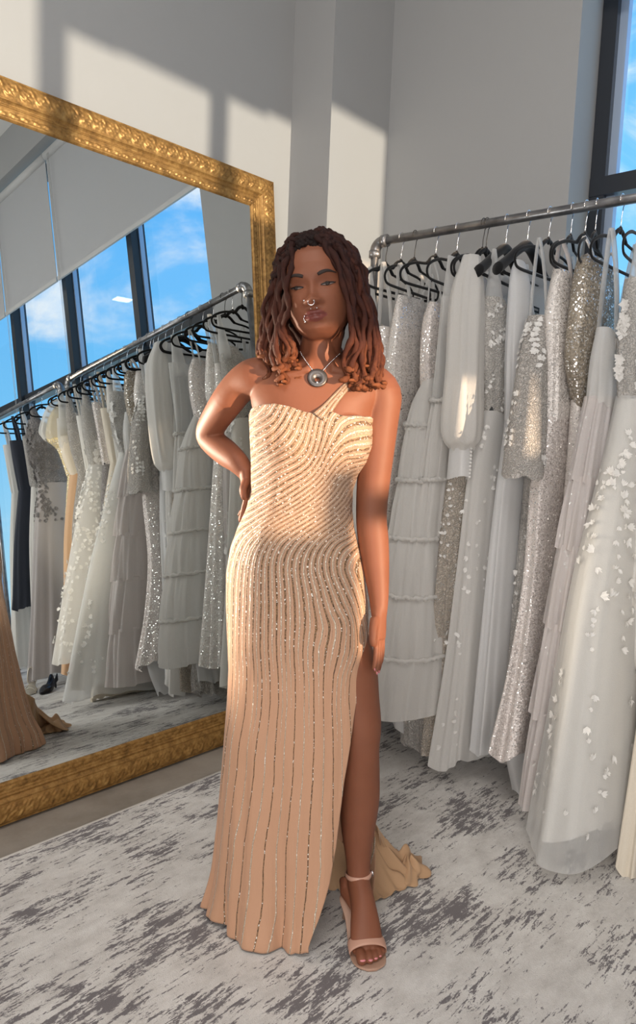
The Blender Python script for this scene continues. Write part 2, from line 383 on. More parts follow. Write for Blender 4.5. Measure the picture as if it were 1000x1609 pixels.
g = [mp_(np.array(x), np.array(s), np.array(-.018)) for x, s in ((MX0 + .12, MS0 + .12), (MX1 - .12, MS0 + .12), (MX1 - .12, MS1 - .12), (MX0 + .12, MS1 - .12))]
mesh_obj('mirror_glass', g, [(0, 1, 2, 3)], M_mirror, mirror, False)
g = [mp_(np.array(x), np.array(s), np.array(d)) for d in (-.028, -.045) for x, s in ((MX0 + .01, MS0 + .01), (MX1 - .01, MS0 + .01), (MX1 - .01, MS1 - .01), (MX0 + .01, MS1 - .01))]
mesh_obj('backing_board', g, [(0, 1, 2, 3), (4, 7, 6, 5), (0, 4, 5, 1), (1, 5, 6, 2), (2, 6, 7, 3), (3, 7, 4, 0)], simple('backing', (.12, .09, .06), .9), mirror, False)
# ------------------------------------------------------------------ pipe racks
BE = math.radians(2.633); ZK = 2.0949
RD = np.array([math.sin(BE), -math.cos(BE), 0])
def K(t): return np.array([2.4755, 2.0059, 0]) + t * RD
def rack(t0, t1, label):
    o0 = K(t0); r = empty('clothes_rack', o0, label, 'clothes rack', 'pipe racks of gowns')
    Lr = t1 - t0; P = lambda t, z, off=0: RD * t + np.array([0, 0, z])
    b = MB(); b.tube([P(.05, ZK), P(Lr - .05, ZK)], .0168, 16); b.obj('crossbar', M_pipe, r)
    for e in (0, 1):
        te = 0 if e == 0 else Lr; sg = 1 if e == 0 else -1
        b = MB(); b.tube([P(te, .02), P(te, ZK - .05)], .0168, 16); b.obj('post', M_pipe, r)
        b = MB(); an = np.linspace(0, PI / 2, 10)
        b.tube([P(te + sg * (.042 - .042 * math.cos(a)), ZK - .042 + .042 * math.sin(a)) for a in an], .0225, 16)
        b.tube([P(te + sg * .036, ZK), P(te + sg * .062, ZK)], .0255, 16); b.tube([P(te, ZK - .036), P(te, ZK - .064)], .0255, 16)
        b.obj('elbow_fitting', M_pipe, r)
        b = MB(); b.tube([P(te, .0115), P(te, .02)], .055, 20); b.tube([P(te, .02), P(te, .05)], .025, 16); b.obj('floor_flange', M_pipe, r)
rack(0, 2.0, 'grey steel pipe clothes rack full of white gowns beside the woman')
rack(2.115, 3.45, 'second grey steel pipe rack, further along the window, seen only in the mirror')
# ------------------------------------------------------------------ hangers
def hanger_meshes():
    b = MB()
    half = [(0, -.098), (.016, -.1), (.034, -.112), (.05, -.128), (.075, -.134), (.12, -.140), (.165, -.155), (.198, -.174), (.211, -.196), (.203, -.217), (.18, -.225), (.12, -.227), (.0, -.227)]
    right = cr(half, 40); left = right[::-1][1:-1] * np.array([-1, 1])
    loop = np.vstack([right, left])
    pts = np.stack([loop[:, 0], np.zeros(len(loop)), loop[:, 1]], 1)
    rad = np.where(loop[:, 1] > -.13, .0085, .0058)
    b.tube(pts, rad, 8, flat=.62, up=(0, 1, 0), closed=True)
    b.ball((0, 0, -.097), (.012, .006, .014))
    body = b
    w_ = MB(); a = np.linspace(-.35 * PI, 1.12 * PI, 18)
    hook = [(0, 0, -.1), (0, 0, -.06), (.006, 0, -.035)] + [(.0205 * math.cos(t), 0, .0205 * math.sin(t)) for t in a]
    w_.tube(hook, .0017, 6)
    return body, w_
hb, hw = hanger_meshes()
H_protos = {}
def hanger(t, label, wire, yaw):
    key = wire
    h = empty('clothes_hanger', tuple(K(t) + np.array([0, 0, ZK])), label, 'hanger', 'black hangers on the pipe racks', BE + yaw)
    if key not in H_protos:
        H_protos[key] = (hb.obj('hanger_body', M_velvet, h), hw.obj('hook', M_chrome if wire == 'silver' else M_blackwire, h))
    else:
        for p in H_protos[key]:
            c = p.copy(); COL.objects.link(c); c.parent = h
    return h
def wide_hanger(t, label, yaw):
    h = empty('clothes_hanger', tuple(K(t) + np.array([0, 0, ZK])), label, 'hanger', 'black hangers on the pipe racks', BE + yaw)
    rows = []
    for q in cr([(-.21, -.225, .022), (-.16, -.195, .02), (-.07, -.135, .018), (0, -.105, .02), (.07, -.135, .018), (.16, -.195, .02), (.21, -.225, .022)], 30):
        a = np.arange(12) * 2 * PI / 12
        rows.append(np.stack([np.full(12, q[0]), .019 * np.cos(a), q[1] + q[2] * np.sin(a)], 1))
    b = MB(); b.loft(rows); b.tube([(-.2, 0, -.228), (.2, 0, -.228)], .006, 8); b.obj('hanger_body', M_velvet, h)
    c = hw.obj('hook', M_chrome, h)
# ------------------------------------------------------------------ gown builder (local axes: a towards the window, b towards the mirror wall)
class Gown:
    def __init__(s, t, label, cat='gown', yaw=0.0, rack='wedding gowns on the first rack'):
        s.t = t; s.e = empty('gown', tuple(K(t)), label, cat, rack, BE + yaw); s.seed = int(t * 1000) + 3
    def rnd(s): s.seed += 17; return np.random.default_rng(s.seed)
    def shell(s, name, prof, mat, folds=.1, k=(7, 11, 17), rows=36, seg=84, neck=None, hemj=.012, thick=.0, top=0.0, dup=None, sharp=1.0, taper=1.2):
        """prof rows: z, half width a, half depth b, offset a, offset b; neck(theta) lowers the top edge"""
        R = s.rnd(); P = cr(prof, rows); th = np.arange(seg) * 2 * PI / seg
        ph = R.uniform(0, 2 * PI, len(k)); dr = R.uniform(-1.2, 1.2, len(k))
        z0, z1 = prof[0][0], prof[-1][0]
        ztop = np.zeros(seg) if neck is None else np.array([neck(x) for x in th])
        V = []
        for i, (z, a, bb, ao, bo) in enumerate(P):
            f = (z0 - z) / (z0 - z1 + 1e-9)
            fd = sum(np.sin(kk * th + p + d * f * 2) / (1 + .25 * j) for j, (kk, p, d) in enumerate(zip(k, ph, dr)))
            fd = np.sign(fd) * np.abs(fd) ** sharp
            m = 1 + folds * (top + (1 - top) * f ** taper) * fd * .55
            zz = z - ztop * (1 - f) ** 3 + (hemj * f ** 6) * np.sin(3 * th + ph[0]) + hemj * .5 * f ** 6 * fd
            x = np.sign(np.cos(th)) * np.abs(np.cos(th)) ** .85 * a * m + ao
            y = np.sign(np.sin(th)) * np.abs(np.sin(th)) ** .85 * bb * m + bo
            V.append(np.stack([x, y, zz], 1))
        V = np.array(V); b = MB(); b.loft(V, True, False); o = b.obj(name, mat, s.e); s.last = V
        return o
    def straps(s, z, mat, aw=.13, w=.008, ztop=1.957, b0=0.0, spread=.02):
        for sg in (-1, 1):
            b = MB()
            p = cr([(sg * aw * .86, b0 - .03, z), (sg * aw, b0 - .022, (z + ztop) / 2), (sg * (aw + spread), -.004, ztop - .004), (sg * (aw + spread), .006, ztop - .004), (sg * aw, .022 + b0, (z + ztop) / 2), (sg * aw * .9, .03 + b0, z - .02)], 22)
            b.tube(p, w, 6, flat=.25, up=(0, 1, .2)); b.obj('strap', mat, s.e)
    def bands(s, z, mat, aw=.12, w0=.03, w1=.045, ztop=1.958):
        """wide gathered shoulder bands, bodice to hanger"""
        for sg in (-1, 1):
            rows = []
            for q in np.linspace(0, 1, 10):
                wd = w1 * (1 - q) + w0 * q * .6; zz = z * (1 - q) + ztop * q
                a = np.arange(10) * 2 * PI / 10
                rows.append(np.stack([sg * (aw + .02 * q) + wd * np.cos(a), .028 * (1 - q) * 1.2 * np.sin(a) + .007 * np.sin(a), zz + 0 * a], 1))
            b = MB(); b.loft(rows); b.obj('strap', mat, s.e)
    def flowers(s, n, mat, thr=(.35 * PI, 1.62 * PI), zr=(0, 1), size=(.016, .03), out_=.006, name='floral_applique', V=None, bias=1.0, leaf=False):
        R = s.rnd(); V = s.last if V is None else V; m, k = V.shape[:2]; b = MB(); spots = []
        while len(spots) < n * 1.6:                      # sprays: clusters strung along short curving stems
            f0 = zr[0] + (zr[1] - zr[0]) * R.random() ** bias; t0_ = R.uniform(*thr); df_ = R.uniform(.012, .028); dt_ = R.uniform(-.05, .05); cv = R.uniform(-.012, .012)
            for q in range(R.integers(4, 11)):
                spots.append((f0, t0_)); f0 += df_; t0_ += dt_; dt_ += cv
        for f0, t0_ in spots:
            f0 = f0 + R.normal(0, .008); t0_ = t0_ + R.normal(0, .03)
            if not (zr[0] - .02 <= f0 <= zr[1] + .02): continue
            i = int(np.clip(f0 * (m - 2), 1, m - 2)); j = int(t0_ / (2 * PI) * k) % k
            p = V[i, j]; du = V[i, (j + 1) % k] - V[i, j - 1]; dv = V[i + 1, j] - V[i - 1, j]
            nr = np.cross(du, dv); nr /= np.linalg.norm(nr) + 1e-9
            if nr @ np.array([p[0], p[1], 0]) < 0: nr = -nr
            du = du / (np.linalg.norm(du) + 1e-9); dv = np.cross(nr, du)
            sz = R.uniform(*size) * .72; rot = R.uniform(0, 2 * PI); np_ = R.integers(4, 7)
            span = 2 * PI if not leaf else 1.3
            for q in range(np_):
                an = rot + q * span / np_; d = math.cos(an) * du + math.sin(an) * dv; e = np.cross(nr, d)
                c0 = p + nr * out_ * .5; l = sz * R.uniform(.8, 1.2); wd = l * (.42 if not leaf else .22); li = nr * l * R.uniform(.08, .35)
                b.add([c0, c0 + d * l * .5 + e * wd + li * .6, c0 + d * l + li * 1.0, c0 + d * l * .5 - e * wd + li * .6, c0 + d * l * .55 + li * .15], [(0, 1, 4), (1, 2, 4), (2, 3, 4), (3, 0, 4)])
        return b.obj(name, mat, s.e)
    def sleeve(s, pts, radii, mat, cuff=None, k=6, folds=.12, name='sleeve'):
        R = s.rnd(); p = cr(pts, 26); r = cr(radii, 26); th = np.arange(30) * 2 * PI / 30; ph = R.uniform(0, 6, 3)
        V = []
        for i in range(26):
            f = i / 25; fd = np.sin(k * th + ph[0] + 2 * f) + .6 * np.sin((k + 4) * th + ph[1] - 3 * f)
            m = 1 + folds * fd * (.4 + .6 * math.sin(PI * min(1, f * 1.05)))
            V.append(np.stack([p[i][0] + r[i][0] * np.cos(th) * m, p[i][1] + r[i][1] * np.sin(th) * m, np.full(30, p[i][2]) + .006 * fd * f], 1))
        V = np.array(V); b = MB(); b.loft(V, True, False); o = b.obj(name, mat, s.e); s.last = V
        if cuff:
            q = V[-1].mean(0); b = MB(); rr = []
            for f in np.linspace(0, 1, 8):
                rr.append(np.stack([q[0] + cuff[0] * (1 + .10 * f) * np.cos(th), q[1] + cuff[1] * (1 + .10 * f) * np.sin(th), q[2] + .012 - cuff[2] * f + .008 * np.sin(2 * th) * f], 1))
            b.loft(np.array(rr), True, False); b.obj('cuff', cuff[3], o)
            b = MB()
            for f in np.linspace(.06, .95, 9): b.ball((q[0] - cuff[0] * .2, q[1] - cuff[1] * 1.12, q[2] + .012 - cuff[2] * f), .005, 6, 5)
            b.obj('cuff_buttons', M_petal, o)
        return o
    def tiers(s, zs, prof, mat, folds=.1, flare=1.1, ruffle=True, k=(11, 17, 26)):
        P = np.array(prof)
        g = lambda z: [np.interp(-z, -P[:, 0], P[:, c]) for c in range(1, 5)]
        for z0, z1 in zip(zs[:-1], zs[1:]):
            a0, b0, o0, q0 = g(z0); a1, b1, o1, q1 = g(z1)
            s.shell('tier', [(z0 + .008, a0 * .97, b0 * .97, o0, q0), (z0 - .01, a0 * 1.0, b0, o0, q0), ((z0 + z1) / 2, (a0 + a1) / 2 * 1.02, (b0 + b1) / 2 * 1.02, (o0 + o1) / 2, (q0 + q1) / 2), (z1 - .012, a1 * flare * .96, b1 * flare * .96, o1, q1)], mat, folds, k, 12, 110, hemj=.006, top=.5, taper=.7)
            if ruffle:
                b = MB(); R = s.rnd(); th = np.arange(150) * 2 * PI / 150
                cx = np.stack([a0 * 1.03 * np.sign(np.cos(th)) * np.abs(np.cos(th)) ** .85 + o0, b0 * 1.03 * np.sign(np.sin(th)) * np.abs(np.sin(th)) ** .85 + q0, np.full(150, z0) + R.normal(0, .003, 150)], 1)
                b.tube(cx, .006 + R.random(150) * .005, 6, closed=True); b.obj('ruffle', mat, s.e)
def hang(t, txt, wire='silver', yaw=None, wide=False):
    yaw = yaw if yaw is not None else random.uniform(-.12, .12)
    (wide_hanger(t, txt, yaw) if wide else hanger(t, txt, wire, yaw))
E2 = lambda t: 0
vee = lambda d, w=.5: (lambda th: d * math.exp(-((th - 1.5 * PI) / w) ** 2) + d * .6 * math.exp(-((th - .5 * PI) / w) ** 2))
# --- first rack, from the corner towards the camera
hang(.058, 'black velvet hanger at the corner end of the rack beside the elbow fitting', 'black')
g = Gown(.082, 'ivory lace gown with sheer straps, first at the corner end of the rack')
g.shell('bodice', [(1.75, .15, .045, 0, 0), (1.6, .15, .055, 0, 0), (1.42, .12, .04, 0, 0)], M_lace, .05, neck=vee(.05)); g.bands(1.72, M_sheer, .12, .012, .03)
g.shell('skirt', [(1.43, .12, .04, 0, 0), (1.1, .18, .05, 0, 0), (.6, .24, .055, -.02, 0), (.16, .30, .06, -.04, 0)], M_dense, .14); g.flowers(80, M_petal, zr=(0, .7))
hang(.135, 'black velvet hanger with silver hook holding the pale sparkling column gown', 'silver')
g = Gown(.15, 'pale silver beaded column gown on thin straps, second from the corner of the rack')
g.shell('bodice', [(1.72, .14, .035, 0, 0), (1.55, .15, .05, 0, 0), (1.36, .12, .035, 0, 0)], M_silverpale, .04, neck=vee(.06)); g.straps(1.70, M_sheer, .12, .014)
g.shell('skirt', [(1.37, .12, .035, 0, 0), (1.1, .17, .045, 0, 0), (.6, .22, .05, 0, 0), (.2, .28, .055, -.02, 0)], M_glitter, .12)
hang(.2, 'black velvet hanger with black hook between the two pale beaded gowns', 'black')
g = Gown(.215, 'pale silver beaded gown with illusion neck, directly left of the pewter bodice')
g.shell('bodice', [(1.84, .09, .02, -.03, 0), (1.76, .13, .035, -.01, 0), (1.58, .16, .05, 0, 0), (1.38, .13, .04, 0, 0)], M_silverpale, .04); g.straps(1.83, M_sheer, .1, .012)
g.shell('skirt', [(1.39, .13, .04, 0, 0), (1.15, .18, .045, 0, 0), (.7, .25, .05, -.02, 0), (.25, .32, .055, -.04, 0)], M_silverpale, .1)
hang(.30, 'black velvet hanger holding the tiered tulle gown with the pewter bodice', 'silver')
g = Gown(.36, 'white tiered tulle gown with dark silver sequin bodice, beside the hand of the woman', yaw=.03)
g.shell('bodice', [(1.80, .10, .03, -.02, 0), (1.72, .13, .042, -.02, 0), (1.56, .14, .045, -.01, 0), (1.36, .11, .04, 0, 0)], M_silver, .04, neck=vee(.04)); g.straps(1.78, M_sheer, .1, .006)
pf = [(1.52, .06, .03, -.08, -.01), (1.33, .13, .07, -.10, -.02), (1.12, .17, .09, -.10, -.03), (.91, .21, .11, -.11, -.04), (.70, .245, .13, -.12, -.05), (.48, .28, .145, -.13, -.06), (.27, .31, .155, -.13, -.06)]
g.shell('overskirt', [(1.52, .05, .02, -.08, -.01), (1.42, .10, .05, -.09, -.01), (1.31, .135, .072, -.10, -.02)], M_tulle, .05, hemj=.004)
g.tiers([1.33, 1.12, .91, .70, .48, .27], pf, M_tulle, .05, 1.05, k=(13, 22, 37))
g.shell('lining', [(1.35, .11, .05, -.09, -.02), (.7, .17, .09, -.10, -.04), (.14, .15, .08, -.10, -.05)], M_satin, .12, k=(5, 8, 13))
g.shell('lace_hem', [(.34, .17, .085, -.06, -.07), (.2, .18, .09, -.07, -.09), (.075, .17, .085, -.07, -.1)], M_lacesp, .16, k=(9, 14, 19), hemj=.02)
hang(.395, 'black velvet hanger with silver hook holding the tall sheer organza gown', 'silver')
g = Gown(.46, 'tall sheer white organza gown with gathered tiers, left of the puff sleeve blouse')
g.bands(1.72, M_sheer, .13, .035, .05, 1.95)
g.shell('bodice', [(1.80, .19, .04, 0, 0), (1.6, .19, .05, 0, 0), (1.40, .18, .05, -.02, 0)], M_sheer, .1, neck=vee(.05), top=.5)
pf = [(1.45, .18, .05, -.02, 0), (1.1, .21, .055, -.04, 0), (.72, .235, .065, -.06, 0), (.30, .27, .075, -.07, 0)]
g.tiers([1.42, 1.13, .76, .30], pf, M_tulle, .07, 1.05, k=(11, 19, 29))
hang(.505, 'black velvet hanger with two black hooks above the puff sleeve blouse', 'black')
hang(.52, 'black velvet hanger hooked right beside another, just left of the puff sleeve blouse', 'black', -.05)
g = Gown(.545, 'white organza gown with a long puffed sleeve, buttoned cuff and nude lace skirt')
g.shell('bodice', [(1.93, .15, .02, 0, .01), (1.86, .18, .04, 0, 0), (1.6, .17, .05, 0, 0), (1.30, .14, .045, 0, 0)], M_satin, .1, top=.3, neck=vee(.08))
g.sleeve([(-.17, -.01, 1.935), (-.205, -.02, 1.78), (-.21, -.03, 1.5), (-.205, -.03, 1.30), (-.20, -.03, 1.245)], [(.035, .03, 0), (.055, .055, 0), (.06, .062, 0), (.062, .072, 0), (.036, .042, 0)], M_tulle, (.034, .042, .115, M_satin), 7, .14)
g.sleeve([(.17, -.01, 1.93), (.21, 0, 1.6), (.2, 0, 1.25)], [(.03, .03, 0), (.05, .04, 0), (.03, .03, 0)], M_tulle, (.03, .03, .1, M_satin), 7, .14)
g.shell('skirt', [(1.32, .12, .045, -.03, 0), (1.1, .16, .05, -.05, 0), (.8, .18, .05, -.06, 0), (.4, .19, .055, -.06, 0), (.10, .20, .055, -.06, 0)], M_nudelace, .16, k=(8, 13, 19)); g.flowers(110, M_petal, zr=(.0, 1), size=(.012, .022), leaf=True)
hang(.6, 'wide black hanger holding the lace gown with the plunging neck', wide=True, yaw=.03)
g = Gown(.625, 'ivory lace gown with plunging neck and leafy applique, below the left wide black hanger')
g.bands(1.76, M_sheer, .115, .014, .03)
g.shell('bodice', [(1.79, .15, .045, -.01, 0), (1.62, .16, .055, -.01, 0), (1.38, .12, .045, 0, 0)], M_lace, .05, neck=vee(.18, .35)); g.flowers(60, M_petal, size=(.014, .026), leaf=True)
g.shell('skirt', [(1.39, .12, .045, 0, 0), (1.15, .17, .055, -.02, 0), (.8, .19, .06, -.03, 0), (.45, .21, .065, -.04, 0), (.09, .25, .08, -.05, 0)], M_tulle, .14, k=(7, 12, 18), hemj=.02); g.flowers(170, M_petal, size=(.014, .03), leaf=True, bias=.7)
hang(.685, 'wide black hanger holding the white satin gown with the black label', wide=True, yaw=-.03)
g = Gown(.725, 'white satin gown with deep V neck and a small black label inside')
g.shell('bodice', [(1.925, .165, .022, 0, 0), (1.85, .18, .04, 0, 0), (1.6, .17, .045, 0, 0), (1.36, .14, .04, 0, 0)], M_satin, .05, neck=lambda th: .30 * math.exp(-((th - 1.5 * PI) / .42) ** 2) + .02)
tg = MB(); tg.box(.048, .112, .026, .028, 1.765, 1.786); to = tg.obj('label_tag', M_tag, g.e, False); to['label'] = 'black woven label'
tx = MB(); [tx.box(x, x + .0045, .0252, .0262, 1.772, 1.779) for x in np.arange(.058, .10, .0062)]; tx.obj('label_lettering', simple('label_thread', (.35, .35, .36), .8), to, False)
tg = MB(); tg.tube([(.08, .025, 1.765), (.081, .018, 1.73), (.083, .010, 1.70)], .0014, 5); tg.ball((.083, .010, 1.70), (.007, .003, .016)); tg.tube([(.083, .010, 1.69), (.084, .006, 1.64), (.098, .004, 1.638)], .0014, 5); tg.box(.084, .104, .002, .006, 1.63, 1.642); tg.obj('swing_ticket', M_tag, g.e, False)
g.shell('skirt', [(1.37, .14, .04, 0, 0), (1.0, .18, .045, 0, 0), (.6, .2, .05, 0, 0), (.15, .22, .055, 0, 0)], M_satin, .12)
hang(.765, 'black velvet hanger holding the lace gown with the long wide sleeve', 'silver')
g = Gown(.80, 'ivory lace gown with a long wide floral lace sleeve')
g.straps(1.68, M_sheer, .13, .012)
g.shell('bodice', [(1.70, .15, .04, 0, 0), (1.62, .155, .05, 0, 0), (1.45, .13, .04, 0, 0)], M_lacesp, .06, neck=vee(.12, .4))
g.sleeve([(-.145, -.01, 1.71), (-.185, -.02, 1.55), (-.215, -.03, 1.3), (-.225, -.03, 1.16)], [(.03, .035, 0), (.046, .048, 0), (.06, .062, 0), (.066, .068, 0)], M_lacesp, None, 4, .06); g.flowers(90, M_petal, thr=(0, 2 * PI), size=(.009, .018))
g.sleeve([(.145, 0, 1.71), (.19, 0, 1.5), (.215, 0, 1.18)], [(.035, .03, 0), (.045, .035, 0), (.06, .04, 0)], M_lacesp, None, 4, .06)
g.shell('skirt', [(1.46, .13, .04, 0, 0), (1.15, .15, .04, .04, 0), (.8, .17, .045, .05, 0), (.4, .18, .05, .05, 0), (.12, .2, .055, .05, 0)], M_lace, .12); g.flowers(60, M_petal, zr=(.3, 1), leaf=True)
hang(.845, 'black velvet hanger with silver hook holding the glitter mermaid gown', 'silver', .1)
g = Gown(.865, 'silvery pink glitter mermaid gown just left of the pewter sequin gown')
g.straps(1.83, M_glitter, .1, .016)
g.shell('bodice', [(1.86, .13, .035, -.02, 0), (1.7, .15, .045, -.03, 0), (1.5, .13, .045, -.02, 0), (1.36, .12, .045, -.02, 0)], M_silverpale, .04, neck=vee(.04))
g.shell('skirt', [(1.37, .12, .045, -.02, 0), (1.15, .16, .05, -.03, 0), (.8, .155, .05, -.04, 0), (.5, .19, .06, -.06, 0), (.22, .26, .075, -.08, 0)], M_silver, .1, k=(5, 8, 12), hemj=.015)
g.shell('train', [(.34, .15, .04, -.12, -.01), (.2, .12, .045, -.14, -.01), (.05, .045, .03, -.17, -.02)], M_satin, .1, k=(3, 5, 7), hemj=.01)
hang(.895, 'black velvet hanger with silver hook holding the pewter sequin gown', 'silver', -.1)
hang(.93, 'black velvet hanger crowded against its neighbour above the pewter sequins', 'silver', .14)
g = Gown(.945, 'dark pewter sequin gown with high rounded back, sparkling beside the window frame')
g.straps(1.86, M_silverpale, .11, .01)
g.shell('bodice', [(1.90, .10, .03, -.03, -.005), (1.86, .15, .045, -.02, -.01), (1.72, .165, .055, -.02, -.01), (1.56, .15, .05, -.02, 0), (1.42, .10, .035, 0, 0)], M_darkseq, .03)
g.shell('skirt', [(1.43, .10, .035, 0, 0), (1.1, .14, .04, .04, 0), (.5, .18, .045, .05, 0), (.15, .2, .05, .05, 0)], M_silverpale, .1)
hang(1.015, 'black velvet hanger standing out against the blue window pane', 'silver', -.08)
g = Gown(1.03, 'pale blush glitter tulle gown with layered tiers, right of the mermaid gown')
g.straps(1.62, M_sheer, .1, .02)
g.shell('bodice', [(1.66, .11, .035, -.04, .0), (1.55, .13, .045, -.04, 0), (1.4, .13, .05, -.04, 0)], M_tulle, .06, neck=vee(.06))
pf = [(1.44, .13, .05, -.04, .005), (1.2, .18, .055, -.06, .005), (.95, .21, .06, -.08, .01), (.7, .235, .065, -.10, .01), (.42, .265, .07, -.12, .01), (.12, .30, .075, -.13, .01)]
g.tiers([1.43, 1.17, .95, .70, .42, .13], pf, M_glitter, .08, 1.06, ruffle=False)
hang(1.085, 'black velvet hanger at the right edge of the photo, holding the blossom tulle gown', 'silver', .06)
g = Gown(1.125, 'full tulle ball gown with white blossom sprays, the nearest gown at the right edge')
g.bands(1.72, M_sheer, .12, .016, .04)
g.shell('bodice', [(1.80, .15, .05, -.03, 0), (1.6, .16, .055, -.03, 0), (1.42, .13, .05, -.02, 0)], M_lace, .05, neck=vee(.12, .4)); g.flowers(50, M_petal, zr=(.1, .9))
g.shell('skirt', [(1.43, .13, .05, -.02, 0), (1.2, .19, .07, -.05, -.01), (.85, .27, .09, -.10, -.01), (.5, .33, .10, -.14, -.02), (.14, .39, .115, -.17, -.02)], M_dense, .09, k=(6, 10, 15))
g.shell('overskirt', [(1.44, .135, .055, -.02, 0), (1.2, .20, .077, -.05, -.01), (.85, .285, .10, -.10, -.01), (.5, .35, .115, -.14, -.02), (.075, .42, .14, -.18, -.03)], M_sheer, .07, k=(6, 9, 14), hemj=.015)
g.flowers(230, M_petal, zr=(.1, .97), size=(.016, .036), leaf=True, out_=.012)
# --- gowns beyond the right edge, seen in the mirror
hang(1.2, 'black velvet hanger holding the white gown with wide V straps, seen in the mirror', 'silver')
g = Gown(1.215, 'white chiffon gown on wide V straps, seen in the mirror')
g.bands(1.7, M_dense, .11, .02, .05); g.shell('bodice', [(1.74, .15, .05, 0, 0), (1.4, .12, .045, 0, 0)], M_dense, .06, neck=vee(.1, .4))
g.shell('skirt', [(1.41, .12, .045, 0, 0), (1., .2, .05, -.03, 0), (.5, .25, .055, -.05, 0), (.12, .3, .06, -.06, 0)], M_dense, .13)
hang(1.3, 'black velvet hanger holding the cream satin gown, seen in the mirror', 'black')
g = Gown(1.31, 'cream satin gown with a straight heavy hem reaching the rug, seen in the mirror')
g.straps(1.72, M_cream, .12, .012); g.shell('bodice', [(1.74, .15, .045, 0, 0), (1.4, .12, .04, 0, 0)], M_cream, .04)
g.shell('skirt', [(1.41, .12, .04, 0, 0), (1., .19, .045, -.04, 0), (.4, .25, .05, -.08, 0), (.02, .3, .055, -.10, 0)], M_cream, .05)
hang(1.4, 'black velvet hanger holding the gown with the shaggy grey hem, seen in the mirror', 'silver')
g = Gown(1.41, 'silver beaded gown with a shaggy grey fringed hem, seen in the mirror')
g.straps(1.78, M_silver, .12, .012); g.shell('bodice', [(1.8, .15, .045, 0, 0), (1.4, .12, .04, 0, 0)], M_silver, .04, neck=vee(.1))
g.shell('skirt', [(1.41, .12, .04, 0, 0), (1., .18, .045, 0, 0), (.4, .22, .05, -.02, 0), (.05, .26, .06, -.03, 0)], M_greyfeather, .12); g.flowers(200, M_greyfeather, zr=(.7, 1), size=(.02, .045), leaf=True)
hang(1.5, 'black velvet hanger holding the white blossom A-line gown, seen in the mirror', 'silver')
g = Gown(1.52, 'white A-line tulle gown with blossom branches, the widest gown seen in the mirror')
g.bands(1.74, M_lace, .12, .014, .04); g.shell('bodice', [(1.8, .15, .05, -.02, 0), (1.6, .15, .05, -.02, 0), (1.42, .12, .045, -.03, 0)], M_lace, .05, neck=vee(.1, .4)); g.flowers(60, M_petal)
g.shell('skirt', [(1.43, .12, .045, -.03, 0), (1.1, .19, .06, -.08, .01), (.7, .25, .075, -.14, .02), (.25, .31, .085, -.20, .03)], M_tulle, .06, k=(6, 10, 15)); g.flowers(220, M_petal, size=(.018, .04), leaf=True, thr=(.3 * PI, 1.2 * PI))
g.shell('lining', [(1.2, .14, .045, -.06, 0), (.6, .2, .06, -.12, .01), (.27, .24, .07, -.17, .02)], M_satin, .06)
hang(1.62, 'black velvet hanger holding the plain ivory sheath, seen in the mirror', 'silver')
g = Gown(1.63, 'plain ivory chiffon sheath gown, seen in the mirror behind the blossom A-line gown')
g.straps(1.74, M_dense, .12, .012); g.shell('bodice', [(1.76, .15, .045, 0, 0), (1.4, .12, .04, 0, 0)], M_dense, .06)
g.shell('skirt', [(1.41, .12, .04, 0, 0), (1., .18, .045, 0, 0), (.4, .22, .05, 0, 0), (.1, .25, .055, 0, 0)], M_dense, .12)
hang(1.73, 'black velvet hanger holding the grey lace gown, seen in the mirror', 'black')
g = Gown(1.74, 'grey beaded lace gown seen in the mirror right of the peach gown')
g.bands(1.74, M_lacesp, .12, .018, .05); g.shell('bodice', [(1.8, .16, .05, 0, 0), (1.6, .16, .05, 0, 0), (1.4, .12, .045, 0, 0)], M_lacesp, .05, neck=vee(.14, .4))
g.shell('skirt', [(1.41, .12, .045, 0, 0), (1., .2, .05, 0, 0), (.4, .22, .05, 0, 0), (.1, .25, .055, 0, 0)], M_lacesp, .12)
hang(1.82, 'black velvet hanger holding the peach gown, seen in the mirror', 'silver')
g = Gown(1.82, 'peach chiffon gown with a cream bodice cup, seen in the mirror')
g.bands(1.72, M_sheer, .13, .03, .05); g.shell('bodice', [(1.78, .17, .05, -.02, 0), (1.62, .17, .055, -.02, 0), (1.5, .14, .05, -.02, 0)], M_sheer, .04)
g.shell('cup', [(1.66, .15, .05, -.03, .005), (1.54, .15, .05, -.03, .005), (1.40, .11, .04, -.03, 0)], M_cream, .03)
g.shell('skirt', [(1.41, .12, .045, -.02, 0), (1., .18, .05, -.04, 0), (.5, .22, .055, -.05, 0), (.12, .26, .06, -.06, 0)], M_peach, .10)
hang(1.90, 'black velvet hanger holding the gold sequin gown, seen in the mirror', 'black')
g = Gown(1.895, 'gold sequin gown with a puffed clear shoulder cape, seen in the mirror')
g.shell('bodice', [(1.9, .14, .03, 0, 0), (1.8, .19, .05, -.02, 0), (1.66, .21, .055, -.03, 0), (1.58, .15, .045, -.02, 0), (1.4, .12, .04, 0, 0)], M_gold, .08)
g.shell('cape', [(1.95, .10, .02, 0, 0), (1.88, .19, .05, -.02, 0), (1.72, .235, .07, -.04, 0), (1.66, .22, .065, -.04, 0)], M_sheer, .08)
g.shell('skirt', [(1.41, .12, .04, 0, 0), (1., .16, .045, -.02, 0), (.5, .18, .045, -.02, 0), (.12, .2, .05, -.02, 0)], M_gold, .08)
